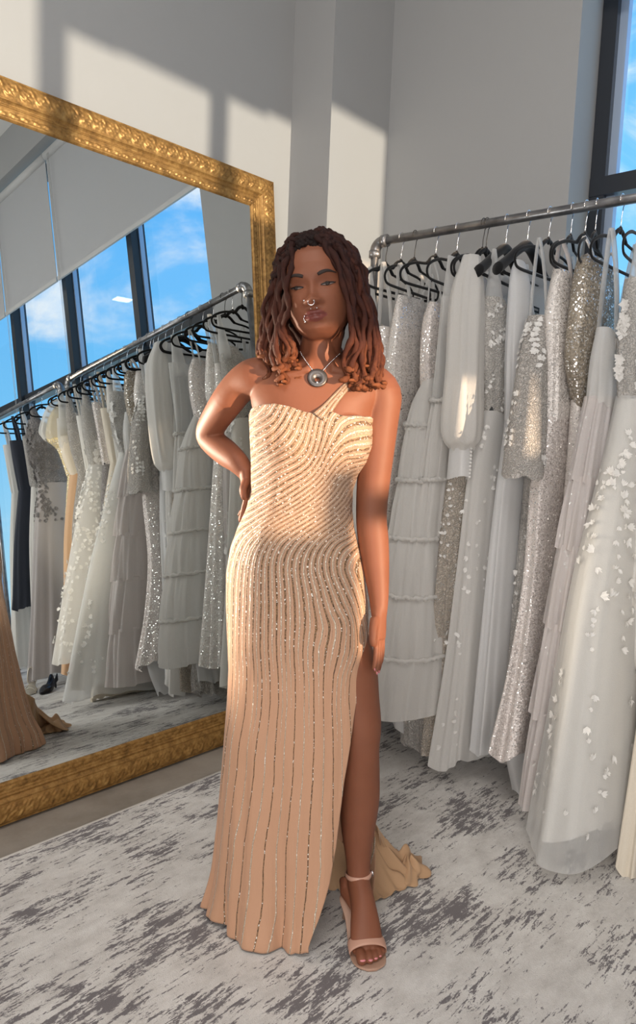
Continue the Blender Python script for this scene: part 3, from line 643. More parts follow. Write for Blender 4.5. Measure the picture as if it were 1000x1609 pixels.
# --- second rack, only in the mirror
R2 = 'gowns on the second rack'
hang(2.2, 'black velvet hanger at the near end of the second rack, seen in the mirror', 'silver')
g = Gown(2.26, 'grey feathered gown, first on the second rack, seen in the mirror', rack=R2)
g.bands(1.8, M_greyfeather, .13, .03, .05); g.shell('bodice', [(1.86, .17, .06, -.02, 0), (1.65, .18, .065, -.02, 0), (1.4, .14, .05, -.02, 0)], M_greyfeather, .05, neck=vee(.1)); g.flowers(190, M_greyfeather, size=(.025, .05), leaf=True)
g.shell('skirt', [(1.41, .14, .05, -.02, 0), (1.1, .18, .065, -.04, 0), (.6, .23, .075, -.06, 0), (.08, .28, .085, -.08, 0)], fabric('dusky_tulle', (.55, .51, .50), .3, .95), .12); g.flowers(100, M_greyfeather, zr=(0, .3), size=(.02, .045), leaf=True)
hang(2.44, 'black velvet hanger holding the white beaded gown, seen in the mirror', 'silver')
g = Gown(2.46, 'white beaded gown seen in the mirror behind the grey feathered gown', rack=R2)
g.straps(1.76, M_satin, .12, .012); g.shell('bodice', [(1.78, .16, .05, 0, 0), (1.4, .13, .045, 0, 0)], M_lacesp, .05)
g.shell('skirt', [(1.41, .13, .045, 0, 0), (1., .18, .055, 0, 0), (.4, .22, .06, 0, 0), (.1, .25, .065, 0, 0)], M_dense, .12)
hang(2.62, 'black velvet hanger holding the navy dress on the second rack, seen in the mirror', 'black')
g = Gown(2.64, 'dark navy dress on the second rack, seen in the mirror beside the reflected woman', rack=R2)
g.straps(1.76, M_darkcloth, .12, .012); g.shell('bodice', [(1.78, .16, .05, -.02, 0), (1.4, .13, .045, -.02, 0)], M_darkcloth, .05)
g.shell('skirt', [(1.41, .13, .045, -.02, 0), (1., .18, .055, -.04, 0), (.55, .22, .06, -.05, 0)], M_darkcloth, .12)
hang(2.8, 'black velvet hanger holding the last white gown, seen in the mirror', 'silver')
g = Gown(2.82, 'white chiffon gown furthest along the second rack, seen in the mirror', rack=R2)
g.straps(1.76, M_satin, .12, .012); g.shell('bodice', [(1.78, .16, .05, 0, 0), (1.4, .13, .045, 0, 0)], M_dense, .05)
g.shell('skirt', [(1.41, .13, .045, 0, 0), (1., .16, .05, -.02, 0), (.4, .18, .05, -.04, 0), (.1, .19, .055, -.05, 0)], M_dense, .12)
# ------------------------------------------------------------------ shoes left under the rack, seen in the mirror
def shoe(name, label, x, y, rz, mat, strappy):
    e = empty(name, (x, y, .011), label, 'shoe', None, rz)
    q = cr([(-.085, .052, .012), (-.06, .054, .024), (0, .030, .024), (.06, .010, .036), (.11, .006, .036), (.15, .006, .016), (.158, .006, .005)], 26); a = np.arange(24) * 2 * PI / 24
    b = MB(); b.loft(np.array([np.stack([np.full(24, p[0]), p[2] * np.cos(a), p[1] + .004 * np.sin(a)], 1) for p in q])); b.obj('sole', mat, e)
    b = MB(); b.tube([(-.070, 0, .052), (-.078, 0, .03), (-.080, 0, .001)], [.015, .008, .006], 12); b.obj('heel', mat, e)
    b = MB()
    if strappy:
        for px, h, w_ in ((.115, .030, .036), (.075, .045, .037), (-.05, .10, .026)):
            t_ = np.linspace(0, PI, 18); b.tube([(px, w_ * math.cos(v), (.012 if px > 0 else .055) + h * math.sin(v)) for v in t_], .004, 6)
        b.obj('strap', mat, e)
    else:
        u = cr([(-.086, .052, .020, .052), (-.06, .050, .027, .060), (-.01, .034, .027, .032), (.04, .016, .034, .022), (.075, .009, .038, .046), (.12, .008, .034, .034), (.158, .008, .010, .010)], 26); t_ = np.linspace(0, PI, 16)
        b.loft(np.array([np.stack([np.full(16, p[0]), p[2] * np.sign(np.cos(t_)) * np.abs(np.cos(t_)) ** .7, p[1] + np.where(np.full(16, p[0] > .07), p[3] * np.sin(t_) ** .8, p[3] * np.abs(np.cos(t_)) ** .8 * 0 + p[3] * .75 * np.minimum(1, np.abs(np.cos(t_)) * 1.6) * np.minimum(1, np.sin(t_) * 4))], 1) for p in u]), False, False); b.obj('upper', mat, e)
shoe('high_heel_shoe', 'black high heel shoe on the rug under the racks, seen in the mirror', 2.27, -.07, 2.4, simple('black_patent', (.012, .012, .016), .2), False)
shoe('high_heel_shoe', 'silver strappy high heel sandal on the rug beside the black shoe, seen in the mirror', 2.20, -.20, 2.1, simple('silver_leather', (.6, .55, .46), .3, .7), True)
# ------------------------------------------------------------------ the woman
BASE = np.array([1.4095, 1.1064, 0]); FV = -np.array([CF[0], CF[1], 0]) / np.linalg.norm(CF[:2])                      # towards the camera
RV = np.array([-FV[1], FV[0], 0])
def P3(u, v, f=0.0):
    """point of the figure: where the photo shows it, f metres in front of her standing plane (relative to her base)"""
    d = CF + CR * (u - 500) / FPX + CU * (804.5 - v) / FPX
    n = -FV; t = ((BASE - CAM) @ n - f) / (d @ n)
    return CAM + d * t - BASE
def PZ(u, v, z):
    d = CF + CR * (u - 500) / FPX + CU * (804.5 - v) / FPX
    return CAM + d * ((z - CAM[2]) / d[2]) - BASE
def loc(r, f, z): return r * RV + f * FV + np.array([0, 0, z])
def rfz(p): return np.array([p @ RV, p @ FV, p[2]])
woman = empty('person', tuple(BASE), 'woman with shoulder-length auburn locs in a beaded champagne gown, hand on her hip', 'person')
# --- materials
M_skin, N = newmat('skin'); t = N.n('TexCoord').outputs['Object']
lip = N.n('Attribute', attribute_name='lip').outputs['Fac']
n = N.n('TexNoise', {'Vector': t, 'Scale': 14., 'Detail': 4}); n2 = N.n('TexNoise', {'Vector': t, 'Scale': 420., 'Detail': 2})
c = N.mix(n.outputs[0], (.178, .061, .032, 1), (.235, .087, .046, 1))
c = N.mix(lip, c, (.165, .045, .036, 1))
bmp = N.n('Bump', {'Strength': .12, 'Distance': .001, 'Height': n2.outputs[0]})
out(N, N.n('BsdfPrincipled', {'Base Color': c, 'Roughness': N.math('MULTIPLY_ADD', lip, -.2, .56), 'Subsurface Weight': .12, 'Subsurface Radius': (.012, .004, .002), 'Subsurface Scale': .6, 'Normal': bmp.outputs[0], 'Specular IOR Level': .3}).outputs[0])
# --- body: overlapping closed volumes fused into one continuous surface
B = MB(); TH = np.arange(72) * 2 * PI / 72
def ring(L, R, v, f0, d, ex=.9):
    a, c = rfz(P3(L, v, f0)), rfz(P3(R, v, f0)); m = (a + c) / 2; hw = np.linalg.norm((c - a)[[0, 2]]) / 2
    ax = (P3(R, v, f0) - P3(L, v, f0)); ax /= np.linalg.norm(ax)
    ctr = (P3(L, v, f0) + P3(R, v, f0)) / 2
    co, si = np.cos(TH), np.sin(TH)
    return ctr + (np.sign(co) * np.abs(co) ** ex * hw)[:, None] * ax + (np.sign(si) * np.abs(si) ** ex * d)[:, None] * FV
tor = [(505, 482, 528, .030, .050), (535, 480, 529, .015, .052), (556, 478, 531, .005, .056), (568, 466, 543, .0, .062), (580, 436, 572, -.005, .070), (592, 405, 598, -.008, .078), (606, 394, 607, -.005, .086), (626, 394, 600, 0, .094), (650, 398, 588, .003, .099), (685, 399, 581, .006, .104),
       (715, 402, 574, .002, .098), (745, 402, 557, 0, .090), (780, 401, 549, 0, .086), (820, 390, 549, -.005, .092), (860, 370, 558, -.015, .105), (900, 364, 566, -.02, .115), (940, 364, 570, -.02, .112), (985, 368, 570, -.01, .09), (1010, 385, 555, -.01, .06)]
tr = cr(tor, 60); B.loft([ring(q[1], q[2], q[0], q[3], q[4]) for q in tr])
TB = MB(); TB.loft([ring(q[1], q[2], q[0], q[3], q[4]) for q in tr])
def rot3(a, ax):
    return np.array(Matrix.Rotation(a, 3, Vector(ax)))
MR = np.stack([RV, FV, [0, 0, 1]], 1)
MR_ = np.stack([RV, FV, [0, 0, 1]], 1)
TB.ball(P3(441, 684, .066), (.062, .050, .060), 24, 16, MR_); TB.ball(P3(541, 687, .068), (.060, .048, .060), 24, 16, MR_)
B.ball(P3(441, 684, .066), (.062, .050, .060), 24, 16, MR); B.ball(P3(541, 687, .068), (.060, .048, .060), 24, 16, MR)
def limb(pts, seg=56):
    """pts: u, v, f, radius"""
    q = cr(pts, 40); B.tube([P3(a, b_, c_) for a, b_, c_, _ in q], q[:, 3], seg)
# image-right arm, hanging straight
limb([(578, 606, -.01, .058), (596, 622, -.005, .055), (597, 655, 0, .047), (592, 710, .0, .043), (586, 770, .0, .040), (584, 815, -.005, .038), (587, 850, .0, .038), (591, 890, .012, .033), (595, 930, .025, .0255), (596, 957, .034, .021), (596, 976, .042, .0165)])
# image-left arm, elbow out, hand on hip
limb([(424, 600, -.01, .056), (400, 596, -.015, .052), (378, 606, -.03, .043), (358, 630, -.05, .041), (338, 660, -.095, .037), (329, 680, -.118, .035), (335, 694, -.112, .034), (356, 712, -.080, .034), (374, 727, -.045, .028), (389, 745, -.03, .021)])
# leg in the slit + hidden leg
limb([(515, 915, -.01, .080), (531, 990, 0, .072), (547, 1050, .008, .073), (558, 1100, .02, .062), (567, 1140, .028, .052), (567, 1175, .028, .047), (566, 1215, .012, .050), (565, 1255, .0, .0515), (563, 1300, .0, .044), (563, 1340, .004, .034), (564, 1372, .010, .030), (564, 1392, .012, .031)], 56)
limb([(420, 930, -.02, .10), (425, 1050, 0, .085), (420, 1150, .02, .055), (410, 1260, -.02, .052), (402, 1380, -.03, .035), (400, 1420, 0, .034)], 40)
# foot on a high heel
an = P3(564, 1385, .010); ball = PZ(577, 1484, .035); toe = PZ(583, 1512, .022); heel = PZ(546, 1408, .085) 
fdir = ball - an; fdir /= np.linalg.norm(fdir); side = np.cross(fdir, [0, 0, 1]); side /= np.linalg.norm(side)
def sect(c, w_, h_, up):
    return c + (w_ * np.cos(TH))[:, None] * side + (h_ * np.sin(TH))[:, None] * up
fp = cr([np.r_[P3(562, 1360, .004), .027, .029], np.r_[P3(564, 1385, .016), .029, .033], np.r_[an * .5 + ball * .5 + np.array([0, 0, .022]), .031, .030], np.r_[an * .25 + ball * .75 + np.array([0, 0, .014]), .037, .026], np.r_[ball, .041, .022], np.r_[ball * .6 + toe * .4, .038, .015]], 24)
rows = []
for i, q in enumerate(fp):
    T = (fp[min(i + 1, 23)] - fp[max(i - 1, 0)])[:3]; T /= np.linalg.norm(T); up = np.cross(side, T); rows.append(sect(q[:3], q[3], q[4], up))
B.loft(rows)
B.tube([P3(560, 1362, -.01), P3(556, 1385, -.02), heel + np.array([0, 0, .03]), heel + np.array([0, 0, .018]), an * .5 + ball * .5], [.022, .026, .027, .022, .022], 18)
tdir = toe - ball; tdir[2] = 0; tdir /= np.linalg.norm(tdir)
sd = np.cross(tdir, [0, 0, 1]); sd = sd if sd @ RV > 0 else -sd
toes = []
for k, (sx, ln, rr) in enumerate([(-.024, .052, .0130), (-.002, .050, .0098), (.014, .044, .0090), (.027, .036, .0085), (.037, .026, .0082)]):
    a0 = ball + sd * sx * .85 + np.array([0, 0, -.008]); a1 = a0 + tdir * ln * .6 + sd * sx * .08 + np.array([0, 0, .0]); a2 = a0 + tdir * ln + sd * sx * .05; a1[2] = .028 + rr * .3; a2[2] = .0235
    B.tube(cr([a0, a1, a2], 12), np.r_[np.linspace(rr * .95, rr, 9), rr * .95, rr * .8, rr * .45], 12); toes.append((a2, rr))
# hands
def finger(pts, r0, r1):
    q = cr(pts, 16); rr = np.linspace(r0, r1, 16); rr[-1] *= .6; rr[-2] *= .88; B.tube(q, rr, 12)
wr = P3(596, 950, .032)
palm = cr([np.r_[P3(596, 950, .032), .021, .0195], np.r_[P3(596, 968, .038), .027, .0175], np.r_[P3(596, 988, .046), .033, .0155], np.r_[P3(596, 1004, .052), .033, .0135]], 16)
hdir = P3(596, 1010, .053) - wr; hdir /= np.linalg.norm(hdir); hs = RV * .36 - FV * .93; hs -= hdir * (hs @ hdir); hs /= np.linalg.norm(hs); hn = np.cross(hdir, hs)
rows = []
for q in palm: rows.append(q[:3] + (q[3] * np.cos(TH))[:, None] * hs + (q[4] * np.sin(TH))[:, None] * hn)
B.loft(rows)
kn = P3(596, 1000, .050)
nails = []
for sx, ln, r0 in ((.026, .072, .0080), (.009, .088, .0084), (-.008, .090, .0084), (-.025, .080, .0078)):
    a = kn + hs * sx; sgn = -1 if hn @ RV > 0 else 1
    inw = hn * sgn
    p1 = a + hdir * ln * .45 - inw * .0; p2 = a + hdir * ln * .76 + inw * .002; p3 = a + hdir * ln + inw * .006
    finger([a - hdir * .02, a, p1, p2, p3], r0 * 1.06, r0 * .72); nails.append((p3, hdir, -inw, r0))
th0 = P3(593, 972, .044) - hs * .016
finger([th0, th0 - hs * .014 + hdir * .022, th0 - hs * .018 + hdir * .045, th0 - hs * .013 + hdir * .066], .0125, .0085)
# hand on the hip: back of the hand seen edge-on, fingers pointing down along the waist
wl = P3(388, 742, -.03)
pl = cr([np.r_[P3(386, 738, -.030), .017, .021], np.r_[P3(388, 756, -.026), .016, .028], np.r_[P3(389, 772, -.026), .013, .033], np.r_[P3(389, 784, -.028), .011, .033]], 14)
ld = P3(389, 790, -.028) - wl; ld /= np.linalg.norm(ld)
rows = []
for q in pl: rows.append(q[:3] + (q[3] * np.cos(TH))[:, None] * RV + (q[4] * np.sin(TH))[:, None] * FV)
B.loft(rows)
for k, (fo, ln) in enumerate(((.026, .055), (.009, .062), (-.009, .06), (-.026, .05))):
    a = P3(389, 782, -.028) + FV * fo
    finger([a + np.array([0, 0, .015]), a, a + np.array([0, 0, -ln * .5]) - RV * .006, a + np.array([0, 0, -ln]) - RV * (.012 + .004 * k)], .0088, .0066)
a = P3(388, 757, -.026) + FV * .02
finger([a, a + FV * .022 + np.array([0, 0, -.018]) - RV * .004, a + FV * .026 + np.array([0, 0, -.042]) + RV * .002], .0112, .0085)
# --- head
HC = P3(500, 461, .045)
tilt, yaw, pitch = math.radians(-9), math.radians(9), math.radians(-4)
hr = RV * math.cos(tilt) - np.array([0, 0, 1]) * math.sin(tilt) ; 
hz = np.array([0, 0, 1]) * math.cos(tilt) + RV * math.sin(tilt); hr = np.cross(FV, hz) * -1
if hr @ RV < 0: hr = -hr
hf = FV.copy()
Ry = rot3(-yaw, hz); hr, hf = Ry @ hr, Ry @ hf
Rp = rot3(pitch, hr); hf, hz = Rp @ hf, Rp @ hz
HS = 1.06
def H(x, y, z): return HC + HS * (x * hr + y * hf + (z if z > 0 else z * .86) * hz)
g1 = lambda d, s_: np.exp(-(d / s_) ** 2)
def face_y(x, z):
    """forward surface of the face in metres (x across, z up, eyes at z=0)"""
    ax = np.abs(x)
    prof = np.interp(z, [-.125, -.115, -.105, -.092, -.078, -.06, -.03, 0, .02, .045, .07, .095, .115], [.052, .074, .083, .082, .083, .084, .083, .0825, .087, .088, .082, .062, .03])
    wdt = np.interp(z, [-.125, -.11, -.09, -.06, -.03, 0, .03, .06, .09, .115], [.034, .046, .058, .067, .0715, .074, .074, .072, .062, .035])
    q = np.clip(ax / wdt, 0, 1)
    y = prof * (1 - q ** 2.6 * .98) ** .62
    nz_ = np.clip((.006 - z) / .05, 0, 1)
    below = np.where(z < -.047, g1(z + .047, .0055), 1.0)
    y = y + (.003 + .016 * nz_ ** 1.3) * (z < .012) * np.exp(-(x / (.0065 + .0055 * nz_)) ** 2) * below * np.clip((.012 - z) / .01, 0, 1)
    y = y + .0095 * g1(np.hypot(x, (z + .041)), .0105) + .0125 * g1(np.hypot(ax - .0142, (z + .044) * 1.2), .0078)
    y = y - .0085 * g1(np.hypot(ax - .0068, (z + .0528) * 1.3), .0042)
    y = y - .0135 * np.exp(-((ax - .033) / .018) ** 2 - ((z - .001) / .0115) ** 2)
    y = y + .0068 * np.exp(-((ax - .033) / .0155) ** 2 - ((z - .001) / .0085) ** 2)
    y = y - .004 * g1(np.hypot(ax - .014, z), .008)
    y = y + .0035 * np.exp(-((ax - .032) / .02) ** 2 - ((z - .021) / .008) ** 2)
    y = y + .0045 * g1(np.hypot(ax - .044, z + .032), .02)
    y = y + .0085 * np.exp(-(x / .0212) ** 4 - ((z + .0685 + .06 * (ax - .007) ** 1 * 0) / .0058) ** 2) * (1 - .12 * g1(x, .003))
    y = y + .0100 * np.exp(-(x / .0195) ** 4 - ((z + .0825) / .0068) ** 2)
    y = y - .0095 * np.exp(-(x / .0235) ** 6 - ((z + .0752) / .0019) ** 2)
    y = y - .0030 * np.exp(-(x / .02) ** 2 - ((z + .0945) / .005) ** 2) + .0055 * g1(np.hypot(x, z + .109), .0135)
    y = y - .0012 * np.exp(-(x / .0028) ** 2 - ((z + .0595) / .005) ** 2)
    return y
nu, nv = 150, 130
V = []
for i in range(nv):
    ph = PI * (i + .5) / nv; zc = math.cos(ph)
    z = .115 * zc if zc > 0 else .121 * zc
    wdt = np.interp(z, [-.125, -.11, -.09, -.06, -.03, 0, .03, .06, .09, .115], [.030, .046, .058, .067, .0715, .074, .074, .072, .062, .030]) * math.sin(ph) ** (.25)
    a = np.arange(nu) * 2 * PI / nu
    x = wdt * np.sin(a); ca = np.cos(a)
    yb = np.interp(z, [-.125, -.09, -.05, 0, .05, .09, .115], [-.01, -.02, -.065, -.095, -.098, -.075, -.02])
    yf = face_y(x, np.full(nu, z)); cap = math.sin(ph) ** .25
    y = np.where(ca >= 0, yf * np.abs(ca) ** .0 * cap, 0)
    side_y = face_y(np.array([wdt * .999]), np.array([z]))[0]
    y = np.where(ca >= 0, np.minimum(yf, 1) * cap, side_y * 0 + yb * np.abs(ca) ** .8)
    y = np.where((ca >= 0) & (np.abs(x) > wdt * .985), np.minimum(y, .02), y)
    V.append(np.stack([x, y, np.full(nu, z)], 1))
V = np.array(V); B.loft(np.array([[H(*p) for p in r] for r in V]))
B.tube([H(0, -.045, -.03), H(0, -.03, -.09), P3(504, 545, .005), P3(504, 575, -.01)], [.052, .048, .050, .058], 24)
for sg in (-1, 1):
    B.ball(H(sg * .074, -.012, -.012), (.008, .018, .03), 14, 10, np.stack([hr, hf, hz], 1))
    B.tube([P3(504 + sg * 8, 552, .03), P3(504 + sg * 20, 582, .066), P3(504 + sg * 60, 592, .055), P3(504 + sg * 92, 598, .01)], [.010, .011, .0105, .012], 10)   # collar bones
raw = B.obj('raw_body', M_skin)
md = raw.modifiers.new('r', 'REMESH'); md.mode = 'VOXEL'; md.voxel_size = .0027
sm = raw.modifiers.new('s', 'SMOOTH'); sm.factor = .5; sm.iterations = 4
dg = bpy.context.evaluated_depsgraph_get(); me = bpy.data.meshes.new_from_object(raw.evaluated_get(dg))
bpy.data.objects.remove(raw)
body = bpy.data.objects.new('body', me); COL.objects.link(body); body.parent = woman
me.polygons.foreach_set('use_smooth', [True] * len(me.polygons))
if not me.materials: me.materials.append(M_skin)
co = np.empty(len(me.vertices) * 3); me.vertices.foreach_get('co', co); co = co.reshape(-1, 3)
h = (co - HC) / HS; hx, hy, hh = h @ hr, h @ hf, h @ hz; hh = np.where(hh < 0, hh / .86, hh)
edge = np.interp(np.abs(hx), [0, .006, .016, .027], [.0105, .0125, .009, .0]); lo_e = np.interp(np.abs(hx), [0, .014, .027], [.0155, .0125, 0])
zl = hh + .0752
lipm = (hy > .05) & (np.abs(hx) < .027) & (zl < edge) & (zl > -lo_e)
attr(body, 'lip', lipm.astype(float))
from mathutils.bvhtree import BVHTree
def bvh_of(v, f): return BVHTree.FromPolygons([tuple(map(float, p)) for p in v], [tuple(q) for q in f])
vb = [p.co for p in me.vertices]; BT = BVHTree.FromPolygons(vb, [tuple(p.vertices) for p in me.polygons])
TT = bvh_of(np.concatenate(TB.v), TB.f)
def onbody(u, v, off):
    o_ = CAM - BASE; d = CF + CR * (u - 500) / FPX + CU * (804.5 - v) / FPX; d /= np.linalg.norm(d)
    hit = BT.ray_cast(Vector(o_), Vector(d))[0]
    return (np.array(hit) if hit else P3(u, v, .05)) - d * off
# --- eyes, brows, lashes
M_eye = simple('eye_white', (.17, .125, .11), .5); M_iris = simple('iris', (.012, .006, .004), .45, 0.0, **{'Specular IOR Level': .25}); M_dark = simple('lash', (.008, .006, .006), .6)
M_brow = simple('brow_hair', (.022, .012, .009), .8)
for sg in (-1, 1):
    def FS(x, z, off): return H(x, float(face_y(np.array([x]), np.array([z]))[0]) + off, z)
    xs_ = np.linspace(-1, 1, 15); top = []; bot = []
    for q in xs_:
        x = sg * .033 + q * .0145; s_ = 1 - abs(q) ** 2.2
        tl = .0025 * q * sg
        top.append(FS(x, .0022 * s_ + tl - .0015, .0010)); bot.append(FS(x, -.0036 * s_ + tl - .0015, .0010))
    m = MB(); m.loft(np.array([bot, (np.array(top) + np.array(bot)) / 2 + hf * .0012, top]), False, False); ey = m.obj('eye', M_eye, woman)
    m = MB(); m.ball(FS(sg * .033 - .0015, -.0014, .0026), (.0064, .0016, .0046), 14, 8, np.stack([hr, hf, hz], 1)); m.obj('iris', M_iris, ey)
    m = MB(); m.tube(np.array(top) + hf * .0008, [.0006] + [.0016] * 13 + [.0010], 6); m.tube([top[0 if sg < 0 else -1], FS(sg * .0495, .0035, .001)], [.0012, .0003], 6); m.tube(np.array(bot) + hf * .0002, .0004, 5); m.obj('eyelashes', M_dark, woman)
    m = MB(); bp = []; 
    for q in np.linspace(0, 1, 12): bp.append(FS(sg * (.0155 + .037 * q), .0165 + .0065 * math.sin(PI * min(1, q * 1.15) * .6) - .006 * max(0, q - .6), .0004))
    m.tube(bp, np.interp(np.linspace(0, 1, 12), [0, .15, .6, 1], [.0034, .0042, .0034, .0010]), 8, flat=.5, up=tuple(hf)); m.obj('eyebrow', M_brow, woman)
m = MB(); a = np.linspace(.15 * PI, -1.15 * PI, 16); m.tube([H(.0068 * math.cos(q), .1135, -.0525 + .0075 * math.sin(q)) for q in a], .0009, 8); m.ball(H(.0068 * math.cos(a[0]), .1135, -.0500), .0016, 8, 6); m.ball(H(.0068 * math.cos(a[-1]), .1135, -.0500), .0016, 8, 6); o = m.obj('nose_ring', M_chrome, woman); o['label'] = 'silver septum ring'
m = MB(); m.ball(FS(-.0165, -.043, .002), .0022, 10, 8); o = m.obj('nose_stud', M_chrome, woman); o['label'] = 'silver nose stud'
m = MB(); m.ball(FS(-.0215, -.0885, .0015), .0024, 10, 8); m.ball(FS(-.0225, -.0745, .001), .0017, 10, 8); m.tube([FS(-.0215, -.0885, .0015), FS(-.0245, -.0815, .002), FS(-.0225, -.0745, .001)], .0010, 6); o = m.obj('lip_ring', M_chrome, woman); o['label'] = 'silver lip ring'
m = MB(); m.ball(FS(.0065, -.0605, .001), .0018, 10, 8); m.ball(FS(-.006, -.0605, .001), .0015, 10, 8); m.obj('lip_stud', M_chrome, woman)
# --- hair: twisted locs
M_hair, N = newmat('loc_hair'); tip = N.n('Attribute', attribute_name='tip').outputs['Fac']; t = N.n('TexCoord').outputs['Object']
n = N.n('TexNoise', {'Vector': t, 'Scale': 60., 'Detail': 4}); n2 = N.n('TexNoise', {'Vector': t, 'Scale': 700., 'Detail': 2})
c = N.ramp(N.math('ADD', tip, N.math('MULTIPLY_ADD', n.outputs[0], .5, -.25)), [(.0, (.010, .005, .0045)), (.34, (.028, .0085, .006)), (.70, (.070, .019, .010)), (1.0, (.20, .064, .025))])
bmp = N.n('Bump', {'Strength': .7, 'Distance': .003, 'Height': n2.outputs[0]})
out(N, N.n('BsdfPrincipled', {'Base Color': c, 'Roughness': .6, 'Normal': bmp.outputs[0], 'Specular IOR Level': .2}).outputs[0])
m = MB(); tips = []
R_ = np.random.default_rng(11)
def loc_strand(pts, r, t0=0, t1=1):
    n_ = 60; q = cr(pts, n_); L_ = np.linspace(0, 1, n_)
    wob = R_.uniform(0, 6, 4); q = q + ((.0035 + .004 * L_) * np.sin(L_ * 24 + wob[0]))[:, None] * RV + ((.003 + .004 * L_) * np.sin(L_ * 20 + wob[1]))[:, None] * FV
    ang = L_ * R_.uniform(30, 44) + wob[2]
    q = q + (.0022 * np.cos(ang))[:, None] * RV + (.0022 * np.sin(ang))[:, None] * FV
    rr = r * (1 + .24 * np.sin(L_ * R_.uniform(55, 80) + wob[3]) + .10 * np.sin(L_ * 131 + wob[0])) * np.interp(L_, [0, .06, .9, 1], [.75, 1, 1.0, .55])
    cu = np.clip((L_ - .72) / .28, 0, 1) ** 1.3; ca_ = L_ * R_.uniform(30, 48) + wob[1]
    q = q + (.0052 * cu * np.cos(ca_))[:, None] * RV + (.0052 * cu * np.sin(ca_))[:, None] * FV
    m.tube(q, rr, 8); tips.append(np.repeat(t0 + (t1 - t0) * L_ ** 1.1, 8))
def scalp(x, y, z): return H(x, y, z)
# cap of hair under the locs
def hairline(a):     # lowest z of the cap by angle around the head (0 = front)
    a = abs(a); return np.interp(a, [0, .5, .9, 1.3, 1.9, PI], [.082, .074, .045, .0, -.055, -.075])
rows = []
na = 64
for i in range(18):
    f = i / 17; rw = []
    for j in range(na):
        a = -PI + 2 * PI * j / na; zl_ = hairline(a); ph = f * math.acos(max(-1, min(1, zl_ / .122)))
        if ph < .03: ph = .03
        z = .122 * math.cos(ph); s_ = math.sin(ph); y0 = -.006
        rw.append(H(.081 * s_ * math.sin(a), y0 + (.090 if abs(a) < PI / 2 else .102) * s_ * math.cos(a), z))
    rows.append(rw)
m.loft(np.array(rows), True, False); tips.append(np.zeros(18 * na))
def strand(a, ring, out_, fall_u, fall_v, f_end, r, t0=0.0, mid=None):
    """a: angle round the head (0 front, + image right); ring 0 crown .. 1 hairline"""
    zl_ = hairline(a); ph = .25 + ring * (math.acos(max(-1, min(1, zl_ / .122))) - .25)
    s_, c_ = math.sin(ph), math.cos(ph)
    root = H(.081 * s_ * math.sin(a), -.006 + (.090 if abs(a) < PI / 2 else .102) * s_ * math.cos(a), .122 * c_)
    nrm = (hr * math.sin(a) * s_ + hf * math.cos(a) * s_ + hz * c_)
    end = P3(fall_u, fall_v, f_end)
    side = np.sign(math.sin(a)) or 1
    p1 = root + nrm * .016 + hz * .002
    ex = H(side * (.083 + out_), .02 * math.cos(a) - .02 + (.03 if abs(a) < 1.2 else -.03 if abs(a) > 2 else 0), .02 + .03 * (1 - ring))
    p2 = (root * .35 + ex * .65) if mid is None else mid
    p3 = p2 * .45 + end * .55 + RV * side * .012
    pts = [root - nrm * .004, p1, p2, p3, end, end + np.array([0, 0, -.012])]
    loc_strand(pts, r, t0, 1)
LT = lambda x: x
# left (image) side: falls to x 408..462; right side: 548..603; back locs fill behind the neck
for i in range(72):
    rg = R_.uniform(.25, 1.0); a = R_.uniform(-2.3, -.55)
    u = np.interp(R_.random(), [0, .5, 1], [410, 440, 470]) ; fe = R_.uniform(-.03, .085) if u > 432 else R_.uniform(-.02, .05)
    strand(a, rg, R_.uniform(0, .030), u, R_.uniform(556, 597) - (432 - u) * .5 * (u < 432), fe, R_.uniform(.0046, .0068), R_.uniform(0, .3))
for i in range(92):
    rg = R_.uniform(.1, 1.0); a = R_.uniform(.45, 2.3)
    u = np.interp(R_.random(), [0, .5, 1], [545, 570, 600]); fe = R_.uniform(-.03, .09)
    strand(a, rg, R_.uniform(0, .040), u, R_.uniform(560, 603), fe, R_.uniform(.0046, .0070), R_.uniform(0, .3))
for i in range(34):
    a = R_.choice([-1, 1]) * R_.uniform(2.2, PI); u = R_.uniform(440, 580)
    strand(a, R_.uniform(.2, 1), R_.uniform(0, .02), u, R_.uniform(560, 600), R_.uniform(-.13, -.07), .0085, .05)
# face framing locs
for (a, rg, u, v, fe, mu, mv, mf) in [(-.62, 1, 452, 560, .09, 449, 450, .11), (-.75, 1, 444, 575, .085, 443, 455, .10), (-.5, .95, 458, 548, .095, 455, 440, .125), (-.9, .95, 438, 590, .08, 438, 460, .09),
        (.45, 1, 549, 575, .10, 546, 452, .12), (.6, 1, 556, 590, .095, 552, 455, .115), (.38, .9, 541, 590, .10, 543, 448, .13), (.8, .95, 566, 600, .09, 562, 460, .10), (.95, .9, 578, 604, .08, 574, 462, .085)]:
    strand(a, rg, 0, u, v, fe, .0066, .15, mid=P3(mu, mv, mf))
# locs swept back from the hairline over the crown
for i in range(60):
    a = R_.uniform(-1.5, 1.5); zl_ = hairline(a); ph = math.acos(zl_ / .122)
    pts = []
    for f in np.linspace(1, 0.1, 6):
        s_, c_ = math.sin(ph * f), math.cos(ph * f); aa = a * (1 + .2 * (1 - f)); rr = 1.03 + .02 * math.sin(f * 3)
        pts.append(H(.081 * rr * s_ * math.sin(aa), -.006 + .092 * rr * s_ * math.cos(aa), .123 * rr * c_))
    loc_strand(pts, .0056, 0, .25)
hair = m.obj('hair', M_hair, woman); attr(hair, 'tip', np.concatenate(tips)); hair['label'] = 'dark brown twisted locs with copper tips'
